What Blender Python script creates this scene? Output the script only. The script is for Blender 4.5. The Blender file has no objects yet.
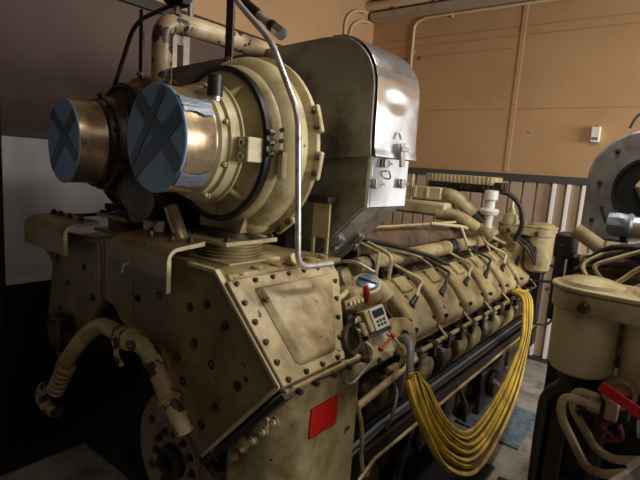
import bpy, bmesh, math, random
from mathutils import Vector as V, Matrix, Euler
random.seed(7)
S = bpy.context.scene
COL = S.collection
PI = math.pi

# ------------------------------------------------------------------ helpers
def lin(r, g, b):
    f = lambda c: (c/255/12.92) if c/255 <= .04045 else ((c/255+.055)/1.055)**2.4
    return (f(r), f(g), f(b), 1)

def fillet(pts, rad, n=6):
    pts = [V(p) for p in pts]
    out = [pts[0]]
    for i in range(1, len(pts)-1):
        p = pts[i]; a = pts[i-1]-p; b = pts[i+1]-p
        r = min(rad, a.length*.49, b.length*.49)
        A = p+a.normalized()*r; B = p+b.normalized()*r
        for k in range(n+1):
            t = k/n
            out.append(A*(1-t)**2+p*2*t*(1-t)+B*t*t)
    out.append(pts[-1])
    return out

def spline(pts, n=8):
    P = [V(p) for p in pts]
    P = [P[0]*2-P[1]]+P+[P[-1]*2-P[-2]]
    out = []
    for i in range(1, len(P)-2):
        for k in range(n):
            t = k/n
            out.append(.5*((2*P[i])+(P[i+1]-P[i-1])*t+(2*P[i-1]-5*P[i]+4*P[i+1]-P[i+2])*t*t+(3*P[i]-P[i-1]-3*P[i+1]+P[i+2])*t**3))
    out.append(P[-2])
    return out

def perp(d):
    d = d.normalized()
    u = d.cross(V((0, 0, 1)))
    if u.length < .1: u = d.cross(V((1, 0, 0)))
    u.normalize()
    return u, d.cross(u).normalized()

XF = None      # optional rigid transform for a tilted group of parts
class MB:
    def __init__(s): s.bm = bmesh.new()
    def add(s, vs, fs):
        v = [s.bm.verts.new(p) for p in vs]
        for f in fs:
            try: s.bm.faces.new([v[i] for i in f])
            except ValueError: pass
        return s
    def box(s, x0, x1, y0, y1, z0, z1, M=None):
        c = [V((x, y, z)) for x in (x0, x1) for y in (y0, y1) for z in (z0, z1)]
        if M: c = [M @ p for p in c]
        return s.add(c, [(0, 1, 3, 2), (4, 6, 7, 5), (0, 4, 5, 1), (2, 3, 7, 6), (0, 2, 6, 4), (1, 5, 7, 3)])
    def obox(s, c, size, ax, ay):
        "oriented box: centre, sizes along ax, ay, ax x ay"
        ax = V(ax).normalized(); ay = V(ay).normalized(); az = ax.cross(ay).normalized(); ay = az.cross(ax)
        M = Matrix((ax, ay, az)).transposed().to_4x4(); M.translation = V(c)
        h = [q/2 for q in size]
        return s.box(-h[0], h[0], -h[1], h[1], -h[2], h[2], M)
    def lathe(s, o, ax, prof, seg=32, cap=True, a0=0, a1=2*PI, up=None):
        o = V(o); ax = V(ax).normalized(); u, w = perp(ax)
        full = abs(a1-a0-2*PI) < 1e-6
        n = seg if full else seg+1
        vs = []; fs = []
        for t, r in prof:
            for k in range(n):
                a = a0+(a1-a0)*k/seg
                vs.append(o+ax*t+(u*math.cos(a)+w*math.sin(a))*r)
        for i in range(len(prof)-1):
            for k in range(seg):
                k2 = (k+1) % n
                fs.append((i*n+k, i*n+k2, (i+1)*n+k2, (i+1)*n+k))
        if cap and full:
            fs.append(tuple(range(n))[::-1]); fs.append(tuple((len(prof)-1)*n+k for k in range(n)))
        return s.add(vs, fs)
    def cyl(s, p0, p1, r, r1=None, seg=16):
        p0 = V(p0); p1 = V(p1)
        return s.lathe(p0, p1-p0, [(0, r), ((p1-p0).length, r if r1 is None else r1)], seg)
    def tube(s, pts, r, seg=8, rw=None):
        "sweep; r may be a list; rw = second radius (flat section)"
        pts = [V(p) for p in pts]; n = len(pts)
        u = None; vs = []; fs = []
        for i, p in enumerate(pts):
            d = (pts[min(i+1, n-1)]-pts[max(i-1, 0)]).normalized()
            if u is None: u, w = perp(d)
            else:
                u = (u-d*u.dot(d)).normalized(); w = d.cross(u)
            ri = r[i] if isinstance(r, (list, tuple)) else r
            rj = ri if rw is None else rw
            for k in range(seg):
                a = 2*PI*k/seg
                vs.append(p+u*math.cos(a)*ri+w*math.sin(a)*rj)
        for i in range(n-1):
            for k in range(seg):
                fs.append((i*seg+k, i*seg+(k+1) % seg, (i+1)*seg+(k+1) % seg, (i+1)*seg+k))
        fs.append(tuple(range(seg))[::-1]); fs.append(tuple((n-1)*seg+k for k in range(seg)))
        return s.add(vs, fs)
    def prism(s, poly, axis, a0, a1):
        m = {'x': lambda p, a: (a, p[0], p[1]), 'y': lambda p, a: (p[0], a, p[1]), 'z': lambda p, a: (p[0], p[1], a)}[axis]
        n = len(poly)
        vs = [m(p, a0) for p in poly]+[m(p, a1) for p in poly]
        fs = [tuple(range(n)), tuple(range(2*n-1, n-1, -1))]+[(i, n+i, n+(i+1) % n, (i+1) % n) for i in range(n)]
        return s.add(vs, fs)
    def hexb(s, p, n, r=.011, h=.01):
        p = V(p); n = V(n).normalized()
        s.lathe(p, n, [(-.002, r*1.35), (.003, r*1.35)], 12)
        s.lathe(p, n, [(.003, r), (h, r), (h+.001, r*.8)], 6)
        s.lathe(p, n, [(h, r*.45), (h+.004, r*.4)], 8)
        return s
    def ring(s, o, ax, R, r, seg=32, rs=8):
        prof = [(math.sin(2*PI*k/rs)*r, R+math.cos(2*PI*k/rs)*r) for k in range(rs+1)]
        return s.lathe(o, ax, prof, seg, cap=False)
    def ball(s, c, r, sc=(1, 1, 1), seg=16):
        prof = [(-math.cos(PI*k/8)*r, max(1e-4, math.sin(PI*k/8)*r)) for k in range(9)]
        n0 = len(s.bm.verts); s.lathe((0, 0, 0), (0, 0, 1), prof, seg)
        s.bm.verts.ensure_lookup_table()
        for v in list(s.bm.verts)[n0:]:
            v.co = V(c)+V((v.co.x*sc[0], v.co.y*sc[1], v.co.z*sc[2]))
        return s
    def build(s, name, mat, parent=None, bevel=0, ang=38, label=None, seg=2):
        bm = s.bm
        if XF is not None: bm.transform(XF)
        bmesh.ops.recalc_face_normals(bm, faces=bm.faces)
        lim = math.radians(ang)
        for f in bm.faces: f.smooth = True
        for e in bm.edges:
            e.smooth = len(e.link_faces) == 2 and e.calc_face_angle(0) < lim
        off = V((0, 0, 0))
        root = parent
        while root is not None:
            off += root.location; root = root.parent
        if parent is not None: bm.transform(Matrix.Translation(-off))
        me = bpy.data.meshes.new(name); bm.to_mesh(me); bm.free()
        me.materials.append(mat)
        o = bpy.data.objects.new(name, me); COL.objects.link(o)
        if parent is not None: o.parent = parent
        if bevel:
            b = o.modifiers.new('Bevel', 'BEVEL'); b.width = bevel; b.segments = seg; b.limit_method = 'ANGLE'; b.angle_limit = math.radians(35)
        if label: o['label'] = label
        return o

def thing(name, label, cat, loc=(0, 0, 0), group=None):
    o = bpy.data.objects.new(name, None); COL.objects.link(o); o.location = loc
    o.empty_display_size = .1
    tag(o, label, cat, group); return o
def tag(o, label, cat, group=None):
    o['label'] = label; o['category'] = cat
    if group: o['group'] = group
    return o
def struct(o): o['kind'] = 'structure'; return o
def dup(o, parent, loc):
    c = o.copy(); COL.objects.link(c); c.parent = parent; c.location = loc
    for ch in list(o.children):
        d = ch.copy(); COL.objects.link(d); d.parent = c
    return c

# ------------------------------------------------------------------ materials
def mat(name, base, rough=.5, metal=0., grime=None, amt=.5, gscale=5., chips=None, chipamt=.3, chipscale=22., bump=0., bscale=60., stretch=None, spec=.5, rvar=.0):
    m = bpy.data.materials.new(name); m.use_nodes = True
    N = m.node_tree.nodes; L = m.node_tree.links
    b = N['Principled BSDF']
    b.inputs['Roughness'].default_value = rough; b.inputs['Metallic'].default_value = metal
    b.inputs['Specular IOR Level'].default_value = spec
    b.inputs['Base Color'].default_value = base
    g = N.new('ShaderNodeNewGeometry'); src = g.outputs['Position']
    if stretch:
        mp = N.new('ShaderNodeMapping'); mp.inputs['Scale'].default_value = stretch
        L.new(src, mp.inputs['Vector']); src = mp.outputs['Vector']
    cur = None
    def noise(scale, detail=6, rgh=.6):
        n = N.new('ShaderNodeTexNoise'); n.inputs['Scale'].default_value = scale; n.inputs['Detail'].default_value = detail
        n.inputs['Roughness'].default_value = rgh; L.new(src, n.inputs['Vector']); return n.outputs['Fac']
    def ramp(fac, a, c):
        r = N.new('ShaderNodeMapRange'); r.inputs['From Min'].default_value = a; r.inputs['From Max'].default_value = c
        L.new(fac, r.inputs['Value']); return r.outputs['Result']
    def mix(fac, A, B):
        x = N.new('ShaderNodeMix'); x.data_type = 'RGBA'
        L.new(fac, x.inputs['Factor'])
        if isinstance(A, tuple): x.inputs[6].default_value = A
        else: L.new(A, x.inputs[6])
        x.inputs[7].default_value = B
        return x.outputs[2]
    if grime:
        f = ramp(noise(gscale), .62-amt*.35, .86-amt*.3)
        cur = mix(f, base, grime)
    if chips:
        f = ramp(noise(chipscale, 4, .55), .74-chipamt*.25, .76-chipamt*.25)
        cur = mix(f, cur if cur is not None else base, chips)
    if cur is not None: L.new(cur, b.inputs['Base Color'])
    if rvar:
        r = N.new('ShaderNodeMapRange'); r.inputs['From Min'].default_value = .3; r.inputs['From Max'].default_value = .7
        r.inputs['To Min'].default_value = max(.02, rough-rvar); r.inputs['To Max'].default_value = rough+rvar
        L.new(noise(gscale*1.7), r.inputs['Value']); L.new(r.outputs['Result'], b.inputs['Roughness'])
    if bump:
        bp = N.new('ShaderNodeBump'); bp.inputs['Strength'].default_value = bump; bp.inputs['Distance'].default_value = .01
        L.new(noise(bscale, 5), bp.inputs['Height']); L.new(bp.outputs['Normal'], b.inputs['Normal'])
    return m

OIL = lin(48, 36, 22)
M = {}
M['cream'] = mat('cream_paint', lin(185, 172, 129), .42, grime=lin(112, 88, 52), amt=.55, gscale=7, chips=lin(45, 34, 24), chipamt=.22, chipscale=26, bump=.12, bscale=40)
M['creamc'] = mat('cream_paint_clean', lin(193, 181, 139), .42, grime=lin(130, 106, 68), amt=.35, gscale=6, chips=lin(50, 38, 26), chipamt=.08, bump=.06, bscale=40)
M['creamd'] = mat('cream_paint_dirty', lin(178, 162, 116), .42, grime=lin(112, 88, 52), amt=.65, gscale=7, chips=OIL, chipamt=.26, chipscale=18, bump=.25, bscale=35)
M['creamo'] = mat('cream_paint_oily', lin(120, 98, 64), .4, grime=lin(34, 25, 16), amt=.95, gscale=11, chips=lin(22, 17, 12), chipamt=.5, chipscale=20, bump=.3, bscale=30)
M['plate'] = mat('plate_paint', lin(142, 123, 84), .5, grime=lin(96, 78, 48), amt=.6, gscale=4, chips=lin(24, 18, 12), chipamt=.28, chipscale=24, bump=.08)
M['plate2'] = mat('disc_paint', lin(150, 132, 106), .55, grime=lin(110, 92, 70), amt=.5, gscale=8)
M['peel'] = mat('peeling_cream_paint', lin(180, 160, 122), .5, grime=lin(128, 106, 72), amt=.5, chips=lin(58, 40, 26), chipamt=.95, chipscale=14, bump=.2, bscale=25)
M['pipe'] = mat('pipe_cream_chipped', lin(190, 172, 136), .38, grime=lin(126, 104, 72), amt=.45, chips=lin(46, 33, 24), chipamt=.82, chipscale=11, bump=.1)
M['bronze'] = mat('brushed_bronze', lin(178, 158, 128), .32, .6, grime=lin(120, 100, 72), amt=.6, gscale=10, rvar=.1)
M['steel'] = mat('sheet_steel', lin(156, 154, 150), .4, .5, grime=lin(92, 87, 80), amt=.5, gscale=5, rvar=.1, bump=.1, bscale=4)
M['galv'] = mat('galvanised_panel', lin(232, 236, 244), .5, .1, grime=lin(200, 205, 214), amt=.5, gscale=3, rvar=.1, stretch=(1, 1, .35))
M['galv2'] = mat('worn_galvanised_sheet', lin(176, 174, 170), .38, .5, grime=lin(112, 106, 98), amt=.6, gscale=9)
M['shroud'] = mat('shroud_steel', lin(156, 152, 146), .4, .4, grime=lin(108, 103, 98), amt=.6, gscale=8)
M['bright'] = mat('bright_steel', lin(216, 216, 218), .2, .9, grime=lin(180, 180, 180), amt=.4, gscale=5, rvar=.05)
M['chrome'] = mat('chrome', lin(206, 204, 200), .28, .5, grime=lin(140, 134, 124), amt=.4, gscale=20)
M['clip'] = mat('plated_clip', lin(190, 188, 182), .35, .8)
M['black'] = mat('black_rubber', lin(26, 26, 27), .45, grime=lin(48, 42, 34), amt=.4)
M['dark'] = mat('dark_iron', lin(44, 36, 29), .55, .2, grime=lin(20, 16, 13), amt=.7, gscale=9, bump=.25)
M['maroon'] = mat('dark_red_brown_iron', lin(52, 36, 30), .5, .1, grime=lin(34, 24, 20), amt=.5)
M['bolt'] = mat('dark_bolt', lin(92, 78, 58), .4, .5, grime=lin(40, 32, 24), amt=.6, gscale=30)
M['wrap'] = mat('brown_lagging', lin(112, 90, 68), .75, grime=lin(74, 56, 40), amt=.6, bump=.3, bscale=50)
M['grey'] = mat('grey_rubber', lin(96, 100, 106), .45)
M['blkhose'] = mat('black_hose', lin(30, 29, 28), .5, bump=.2, bscale=150)
M['film'] = mat('blue_film', lin(128, 164, 198), .42, grime=lin(110, 144, 176), amt=.5, gscale=8, bump=.12, bscale=18)
M['filmtape'] = mat('film_tape', lin(80, 98, 116), .45, bump=.1, bscale=22)
M['duct'] = mat('silver_tape', lin(128, 135, 148), .4, .3, bump=.5, bscale=26)
M['green'] = mat('dark_green_paint', lin(84, 88, 66), .5, grime=lin(120, 106, 72), amt=.5, gscale=14)
M['red'] = mat('red_sticker', lin(226, 36, 24), .45)
M['redw'] = mat('dark_red_wire', lin(104, 28, 44), .5)
M['redd'] = mat('dark_red_print', lin(150, 18, 16), .5)
M['redk'] = mat('red_enamel', lin(176, 28, 30), .35, grime=lin(110, 22, 22), amt=.4, gscale=20)
M['yel'] = mat('yellow_webbing', lin(212, 180, 58), .7, grime=lin(140, 112, 46), amt=.6, gscale=7, bump=.3, bscale=120)
M['stripe'] = mat('dark_webbing_stripe', lin(70, 52, 24), .8)
M['white'] = mat('white_plastic', lin(226, 224, 216), .4)
M['glint'] = mat('painted_glint_strip', lin(246, 244, 240), .3)
M['offw'] = mat('off_white_paint', lin(206, 202, 192), .45, grime=lin(160, 150, 132), amt=.3)
M['disp'] = mat('display_dark', lin(40, 46, 56), .2)
M['blue'] = mat('silver_blue_cap', lin(150, 162, 178), .35, .7, grime=lin(110, 118, 130), amt=.4, gscale=20)
# setting
M['wall'] = mat('ochre_wall_board', lin(188, 150, 108), .7, grime=lin(181, 141, 99), amt=.45, gscale=2.2, chips=lin(96, 62, 36), chipamt=.06, chipscale=12)
M['wallline'] = mat('board_joint', lin(158, 114, 70), .8, grime=lin(180, 138, 88), amt=.9, gscale=9)
M['brown'] = mat('brown_cladding', lin(88, 67, 56), .65, grime=lin(76, 57, 47), amt=.5, gscale=2)
M['rib'] = mat('brown_corrugated_sheet', lin(186, 164, 140), .5, grime=lin(166, 144, 122), amt=.4, gscale=2)
M['ribd'] = mat('dark_sheet_groove', lin(60, 44, 36), .6)
M['rail'] = mat('dark_grey_rail', lin(74, 72, 70), .5)
M['ceil'] = mat('ceiling_board', lin(128, 108, 84), .8, grime=lin(96, 76, 56), amt=.5, gscale=3)
M['trunk'] = mat('painted_trunking', lin(176, 162, 138), .5, grime=lin(140, 124, 100), amt=.3)
M['cond'] = mat('conduit_paint', lin(206, 182, 146), .45)
M['floor'] = mat('concrete', lin(158, 152, 144), .8, grime=lin(104, 98, 90), amt=.6, gscale=6, chips=lin(70, 66, 62), chipamt=.3, chipscale=40, bump=.2, bscale=40)
M['matb'] = mat('blue_grey_mat', lin(104, 122, 132), .9, grime=lin(72, 84, 92), amt=.7, gscale=22, bump=.4, bscale=60)
M['edge'] = mat('painted_lit_edge', lin(226, 234, 244), .35)
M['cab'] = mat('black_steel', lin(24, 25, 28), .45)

# ------------------------------------------------------------------ setting
YW = 4.6; XL = -3.0; ZC = 3.38
struct(MB().box(-3.3, 3.4, -2.6, YW+.1, -.1, 0).build('floor', M['floor']))
struct(MB().box(-3.3, 3.4, -2.6, YW+.1, ZC, ZC+.1).build('ceiling', M['ceil']))
WX0, WX1, WZ0, WZ1 = .05, 1.85, .95, 2.5      # daylight window further along the far wall
struct(MB().box(XL-.1, WX0, YW, YW+.1, 0, ZC).box(WX1, 3.4, YW, YW+.1, 0, ZC).box(WX0, WX1, YW, YW+.1, 0, WZ0).box(WX0, WX1, YW, YW+.1, WZ1, ZC).build('wall_far', M['wall']))
struct(MB().box(WX0, WX0+.05, YW-.07, YW+.1, WZ0, WZ1).box(WX1-.05, WX1, YW-.07, YW+.1, WZ0, WZ1).box(WX0, WX1, YW-.07, YW+.1, WZ0, WZ0+.05).box(WX0, WX1, YW-.07, YW+.1, WZ1-.05, WZ1).build('window_2', M['offw']))
struct(MB().box(XL-.1, XL, -2.6, YW, 0, ZC).build('wall_left', M['wall']))
# right wall with a big window opening that lets the daylight in
struct(MB().box(3.3, 3.4, -2.6, 1.75, 0, ZC).box(3.3, 3.4, 4.45, YW, 0, ZC).box(3.3, 3.4, 1.75, 4.45, 0, 1.3).box(3.3, 3.4, 1.75, 4.45, 2.95, ZC).build('wall_right', M['wall']))
w1 = struct(MB().box(3.28, 3.42, 1.75, 1.81, 1.3, 2.95).box(3.28, 3.42, 4.39, 4.45, 1.3, 2.95).box(3.28, 3.42, 1.75, 4.45, 1.3, 1.36).box(3.28, 3.42, 1.75, 4.45, 2.89, 2.95).box(3.32, 3.38, 3.07, 3.13, 1.3, 2.95).build('window_1', M['offw']))
# far wall: batten over a board joint, horizontal joints, corrugated sheet below
struct(MB().box(-1.44, -1.40, YW-.008, YW, 1.68, ZC).build('trim_1', M['wall'], bevel=.002))
for k, z in enumerate((2.96, 2.885, 2.245, 2.78)):
    if k == 3: struct(MB().box(-3, -1.5, YW-.0025, YW+.004, z-.003, z+.003).build('trim_2', M['wallline']))
    else: struct(MB().box(-3, 3.3, YW-.0025, YW+.004, z-.004, z+.004).build('trim_%d' % (3+k), M['wallline']))
cm = MB()
for xa, xb, zt_ in ((-3.0, WX0-.01, 1.63), (WX0-.01, WX1+.01, WZ0), (WX1+.01, 3.25, 1.63)):
    poly = []; x = xa; t = .118
    while x < xb-.06:                 # trapezoid profile: flat face, narrow groove
        w_ = min(t, xb-x)
        poly += [(x, YW-.045), (x+w_-.022, YW-.045), (x+w_-.016, YW-.015), (x+w_-.006, YW-.015)]
        x += w_
    poly += [(xb, YW-.045), (xb, YW), (xa, YW)]
    cm.prism(poly, 'z', 0.04, zt_)
struct(cm.build('wall_far_cladding', M['rib'], ang=20))
struct(MB().box(-3.0, WX0, YW-.06, YW, 1.60, 1.665).box(WX1, 3.3, YW-.06, YW, 1.60, 1.665).build('trim_7', M['rail'], bevel=.004))
struct(MB().box(-3.0, 3.3, YW-.06, YW, 0, .05).build('baseboard_far', M['rail']))
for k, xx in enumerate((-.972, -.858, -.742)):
    struct(MB().box(xx-.012, xx+.012, YW-.085, YW-.03, .05, 1.6).build('trim_%d' % (8+k), M['glint']))  # near-white strips paint in the bright lines of light along the ribs
# left wall: brown cladding under a dark beam, galvanised sheet below
struct(MB().box(XL, XL+.02, -2.6, 3.6, 1.66, 2.53).build('wall_left_cladding', M['brown']))
struct(MB().box(XL, XL+.05, -2.6, 3.6, 2.53, 2.60).build('trim_11', M['maroon'], bevel=.003))
struct(MB().box(XL, XL+.025, -2.6, 3.6, .85, 1.665).build('wall_left_sheet', M['galv']))
struct(MB().box(XL, XL+.035, -2.6, 3.6, 1.655, 1.685).build('trim_12', M['rail']))
struct(MB().box(-2.70, -2.60, .70, .885, 0, ZC).build('trim_13', M['cab'], bevel=.005))
struct(MB().box(XL, XL+.03, -2.6, 3.6, 0, .83).build('wall_left_base', M['cab']))
struct(MB().box(XL, XL+.06, -2.6, 3.6, .83, .85).build('trim_14', M['edge']))  # near-white colour stands in for light caught on the sheet's lower edge
struct(MB().box(XL+.03, -2.47, -2.6, 3.6, 0, .03).build('trim_15', M['cab'], bevel=.004))
# ------------------------------------------------------------------ things on the walls
tr = thing('cable_trunking', 'painted cable trunking along the top of the far wall', 'trunking', (0, 4.5, 3.1))
MB().box(-2.97, 3.3, 4.46, 4.6, 3.165, 3.235).build('tray', M['trunk'], tr, bevel=.006)
MB().cyl((-3.0, 4.44, 3.29), (3.3, 4.44, 3.29), .045, seg=18).build('pipe', M['cond'], tr, label='round painted pipe on top of the trunking')
for k in range(9):
    xx = -2.7+k*.45
    MB().box(xx, xx+.03, 4.42, 4.6, 3.234, 3.246).build('bracket', M['rail'], tr)
def conduit(pts, label, name='cable_conduit', clips=()):
    o = thing(name, label, 'conduit', pts[0], 'wall conduits')
    MB().tube(fillet(pts, .09), .014, 10).build('pipe', M['cond'], o)
    for c, ax in clips:
        MB().obox(c, (.05, .03, .012) if ax == 'z' else (.012, .03, .05), (1, 0, 0), (0, 1, 0)).build('clip', M['cond'], o)
    return o
conduit([(-2.5, 4.58, 2.62), (-2.5, 4.58, 3.10), (-2.4, 4.58, 3.145), (0.2, 4.58, 3.145), (3.2, 4.58, 3.145)], 'thin white conduit bending down the far wall beside two dark holes', clips=[((-2.5, 4.585, 2.82), 'z'), ((-2.1, 4.585, 3.145), 'x')])
conduit([(-2.98, 4.05, 2.0), (-2.98, 4.05, 3.09), (-2.98, 4.22, 3.20), (-2.95, 4.38, 3.21)], 'cream conduit bend on the left wall near the corner, left one of two')
conduit([(-2.98, 4.14, 2.0), (-2.98, 4.14, 3.02), (-2.98, 4.3, 3.12), (-2.95, 4.44, 3.13)], 'cream conduit bend on the left wall near the corner, right one of two')
for p in ((-2.6, 2.76), (-2.43, 2.75)):
    pass
for p, l in (((-2.585, 2.755), 'dark open anchor hole in the far wall left of the conduit'), ((-2.425, 2.765), 'dark open anchor hole in the far wall right of the conduit')):
    tag(MB().lathe((p[0], 4.6, p[1]), (0, -1, 0), [(-.01, .02), (.004, .02), (.004, .014), (-.008, .013)], 14).build('anchor_hole', M['ribd']), l, 'hole', 'anchor holes in the far wall')
ws = thing('wall_sensor', 'small white sensor box on the ochre far wall', 'sensor', (-.725, 4.6, 1.96))
MB().box(-.757, -.693, 4.545, 4.6, 1.96, 2.085).build('case', M['white'], ws, bevel=.005)
MB().box(-.747, -.703, 4.541, 4.546, 1.978, 1.998).build('badge', M['grey'], ws, label='grey badge')
MB().cyl((-.725, 4.57, 2.085), (-.725, 4.57, 2.097), .012).build('gland', M['black'], ws)
cl = thing('ceiling_fixture', 'white ceiling fixture above the trunking near the corner', 'light', (-2.55, 3.9, 3.38))
MB().box(-2.75, -2.2, 3.85, 4.0, 3.32, 3.38).build('case', M['white'], cl, bevel=.008)
al = thing('wall_bracket', 'bright aluminium bracket on the left wall behind the cream pipe', 'bracket', (-2.92, 2.07, 2.1))
MB().box(-2.98, -2.9, 2.0, 2.05, 2.05, 2.5).build('rail', M['bright'], al)
MB().box(-2.98, -2.9, 2.10, 2.15, 2.05, 2.5).build('rail', M['bright'], al)
MB().box(-2.98, -2.93, 1.98, 2.17, 2.36, 2.42).build('crosspiece', M['bright'], al)
tag(MB().prism([(-1.02, 2.95), (-.62, 2.9), (-.62, 3.45), (-.98, 3.5)], 'z', 0, .012).build('floor_mat', M['matb']), 'blue-grey absorbent mat on the floor between the two engines', 'mat')

# ==================================================================== ENGINE 1
E1 = thing('diesel_engine', 'large cream V-type diesel engine with two capped turbochargers, filling the left and centre', 'engine', (-1.72, 2.6, 0))
CX = -1.72
def mir(pts): return [(2*CX-x, z) for x, z in pts]
half = [(-1.42, 1.05), (-1.28, 1.06), (-.98, .76), (-1.02, .70), (-1.01, .46), (-.985, .42), (-.97, .30), (-1.03, .13), (-1.20, .07)]
blk = MB().prism(half+mir(half)[::-1], 'y', 1.55, 4.1).build('crankcase', M['creamo'], E1, bevel=.012)
for k in range(6):
    y = 2.02+.343*k
    MB().prism([(y, .17), (y+.25, .17), (y+.25, .38), (y, .38)], 'x', -1.0, -.955).build('inspection_cover', M['creamo'], blk, bevel=.012)
for sx in (-1, 1):
    MB().box(CX+sx*.42-.07, CX+sx*.42+.07, 1.3, 4.1, 0, .1).build('foot_rail', M['dark'], E1, bevel=.008)

dt = MB().box(-2.5, -.66, 1.2, 2.62, .0, .014); dt.build('floor_shade_sheet', M['cab'], E1, bevel=.006)  # thin black sheet stands in for the shadow on the floor
# ---- front housing: right plate, left plate, cover, side case
fh = MB().prism([(-1.87, 1.24), (-1.14, 1.24), (-.885, .965), (-1.2, .62), (-1.5, .70), (-1.85, .99)], 'y', 1.012, 1.28).prism([(-1.87, 1.24), (-1.15, 1.235), (-1.15, .95), (-1.3, .8), (-1.5, .75), (-1.85, .99)], 'y', 1.25, 1.58).build('front_housing', M['creamd'], E1, bevel=.006)
pl = MB().prism([(-1.865, 1.255), (-1.165, 1.255), (-.868, .962), (-1.2, .592), (-1.435, .905), (-1.865, 1.0)], 'y', .995, 1.012).build('front_plate', M['plate'], E1, bevel=.003, label='dark stained front plate with bolts and chipped holes')
# raised rims of that plate
rim = MB()
for a, b in (((-1.30, 1.25), (-1.168, 1.25)), ((-1.168, 1.25), (-.872, .962)), ((-.872, .962), (-1.2, .597))):
    a = V((a[0], .992, a[1])); b = V((b[0], .992, b[1])); d = b-a
    rim.obox((a+b)/2, (d.length+.006, .02, .012), d, (0, 1, 0))
rim.build('rim', M['creamc'], pl, bevel=.002)
for p in ((-1.62, 1.06), (-1.30, 1.10), (-1.21, 1.13), (-1.27, .98), (-1.12, 1.08), (-1.36, .90), (-1.05, .90), (-1.22, .70), (-1.15, .79)):
    MB().hexb((p[0], .994, p[1]), (0, -1, 0), .012, .008).build('bolt', M['bolt'], pl)
for p in ((-1.48, 1.10), (-1.18, .93), (-1.33, .82)):
    MB().lathe((p[0], .9945, p[1]), (0, -1, 0), [(-.004, .017), (.001, .017), (.0005, .014), (-.001, .001)], 14).build('plug_hole', M['black'], pl)
MB().prism([(-1.665, .985), (-1.655, .985), (-1.655, 1.22), (-1.665, 1.22)], 'y', .99, .997).build('weld_seam', M['creamd'], pl)
# black gasket strip below the plate's lower edge
a = V((-.862, 1.0, .95)); b = V((-1.21, 1.0, .578)); d = b-a
MB().obox((a+b)/2+V((.012, .012, -.012)), (d.length, .05, .018), d, (0, 1, 0)).build('gasket', M['black'], fh)
lp = MB().prism([(-2.44, 1.215), (-1.91, 1.245), (-1.885, 1.22), (-1.885, .99), (-2.06, .80), (-2.30, .55), (-2.42, .80), (-2.38, .95), (-2.36, 1.06), (-2.44, 1.12)], 'y', 1.0, 1.03).build('front_plate', M['plate'], E1, bevel=.004, label='darker left front plate, chipped and spotted')
MB().prism([(-2.34, 1.2), (-1.90, 1.23), (-1.90, .99), (-2.06, .82), (-2.30, .58), (-2.34, .8)], 'y', 1.03, 1.58).build('front_housing', M['creamo'], E1, bevel=.006)
for p in ((-2.2, 1.0), (-2.05, 1.1), (-2.28, .86), (-1.97, .98), (-2.15, .80), (-2.3, 1.1)):
    MB().hexb((p[0], .999, p[1]), (0, -1, 0), .011, .008).build('bolt', M['bolt'], lp)
r2 = MB(); r2.tube(fillet([(-2.02, .995, 1.225), (-1.915, .995, 1.232), (-1.90, .995, .99)], .03), .007, 8)
r2.build('rim', M['creamd'], lp)
# sloping cover plate (normal up and to the right), x + z = .095
sq = math.sqrt(.5)
def onp(u, y, n=0.): return V((-1.12+u*sq+n*sq, y, 1.215-u*sq+n*sq))     # u down the slope
cv = MB()
cpl = [(-.007, .99), (.363, .99), (.363, 1.30), (.20, 1.43), (.05, 1.54), (-.007, 1.54)]
vs = [onp(u, y, -.012) for u, y in cpl]+[onp(u, y, .012) for u, y in cpl]
cv.add(vs, [tuple(range(6)), tuple(range(11, 5, -1))]+[(i, 6+i, 6+(i+1) % 6, (i+1) % 6) for i in range(6)])
cover = cv.build('cover_plate', M['cream'], E1, bevel=.004, label='sloping cream cover plate with a row of bolts')
c2 = MB()
prof = [(.035, 1.075), (.31, 1.075), (.33, 1.09), (.33, 1.27), (.18, 1.39), (.04, 1.50)]
vs = [onp(u, y, .010) for u, y in prof]+[onp(u*.90+.018, 1.28+(y-1.28)*.86, .032) for u, y in prof]
n = len(prof); c2.add(vs, [tuple(range(n)), tuple(range(2*n-1, n-1, -1))]+[(i, n+i, n+(i+1) % n, (i+1) % n) for i in range(n)])
c2.build('raised_panel', M['cream'], cover, bevel=.008)
for k in range(7):
    MB().hexb(onp(.010, 1.02+.083*k, .012), (1, 0, 1), .0075, .009).build('bolt', M['bolt'], cover)
for k in range(4):
    MB().hexb(onp(.350, 1.02+.082*k, .012), (1, 0, 1), .0075, .009).build('bolt', M['bolt'], cover)
for u in (.08, .15, .22, .29):
    MB().hexb(onp(u, 1.012, .012), (1, 0, 1), .0080, .009).build('bolt', M['bolt'], cover)
    MB().hexb(onp(u, 1.51-(u-.05)*.75, .012), (1, 0, 1), .0075, .009).build('bolt', M['bolt'], cover)
MB().hexb(onp(.09, 1.09, .028), (1, 0, 1), .0085, .006).build('plug', M['bolt'], cover)
tx = MB()
for k, w in enumerate((.012, .006, .009, .006, .012)):
    tx.obox(onp(.185, 1.255+k*.022, .0305), (.011, w, .002), (sq, 0, -sq), (0, 1, 0))
tx.build('cast_mark', M['bolt'], cover)
# top ledge behind the cover: bosses
tl = MB().box(-1.6, -1.125, 1.03, 1.62, 1.215, 1.232).build('top_flange', M['creamd'], E1, bevel=.003)
for k in range(5):
    MB().cyl((-1.155, 1.16+.095*k, 1.23), (-1.155, 1.16+.095*k, 1.25), .022).build('boss', M['creamd'], tl, bevel=.003)
MB().cyl((-1.165, 1.33, 1.245), (-1.13, 1.33, 1.262), .022).build('eye_bolt', M['creamc'], tl, bevel=.004)

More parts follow.
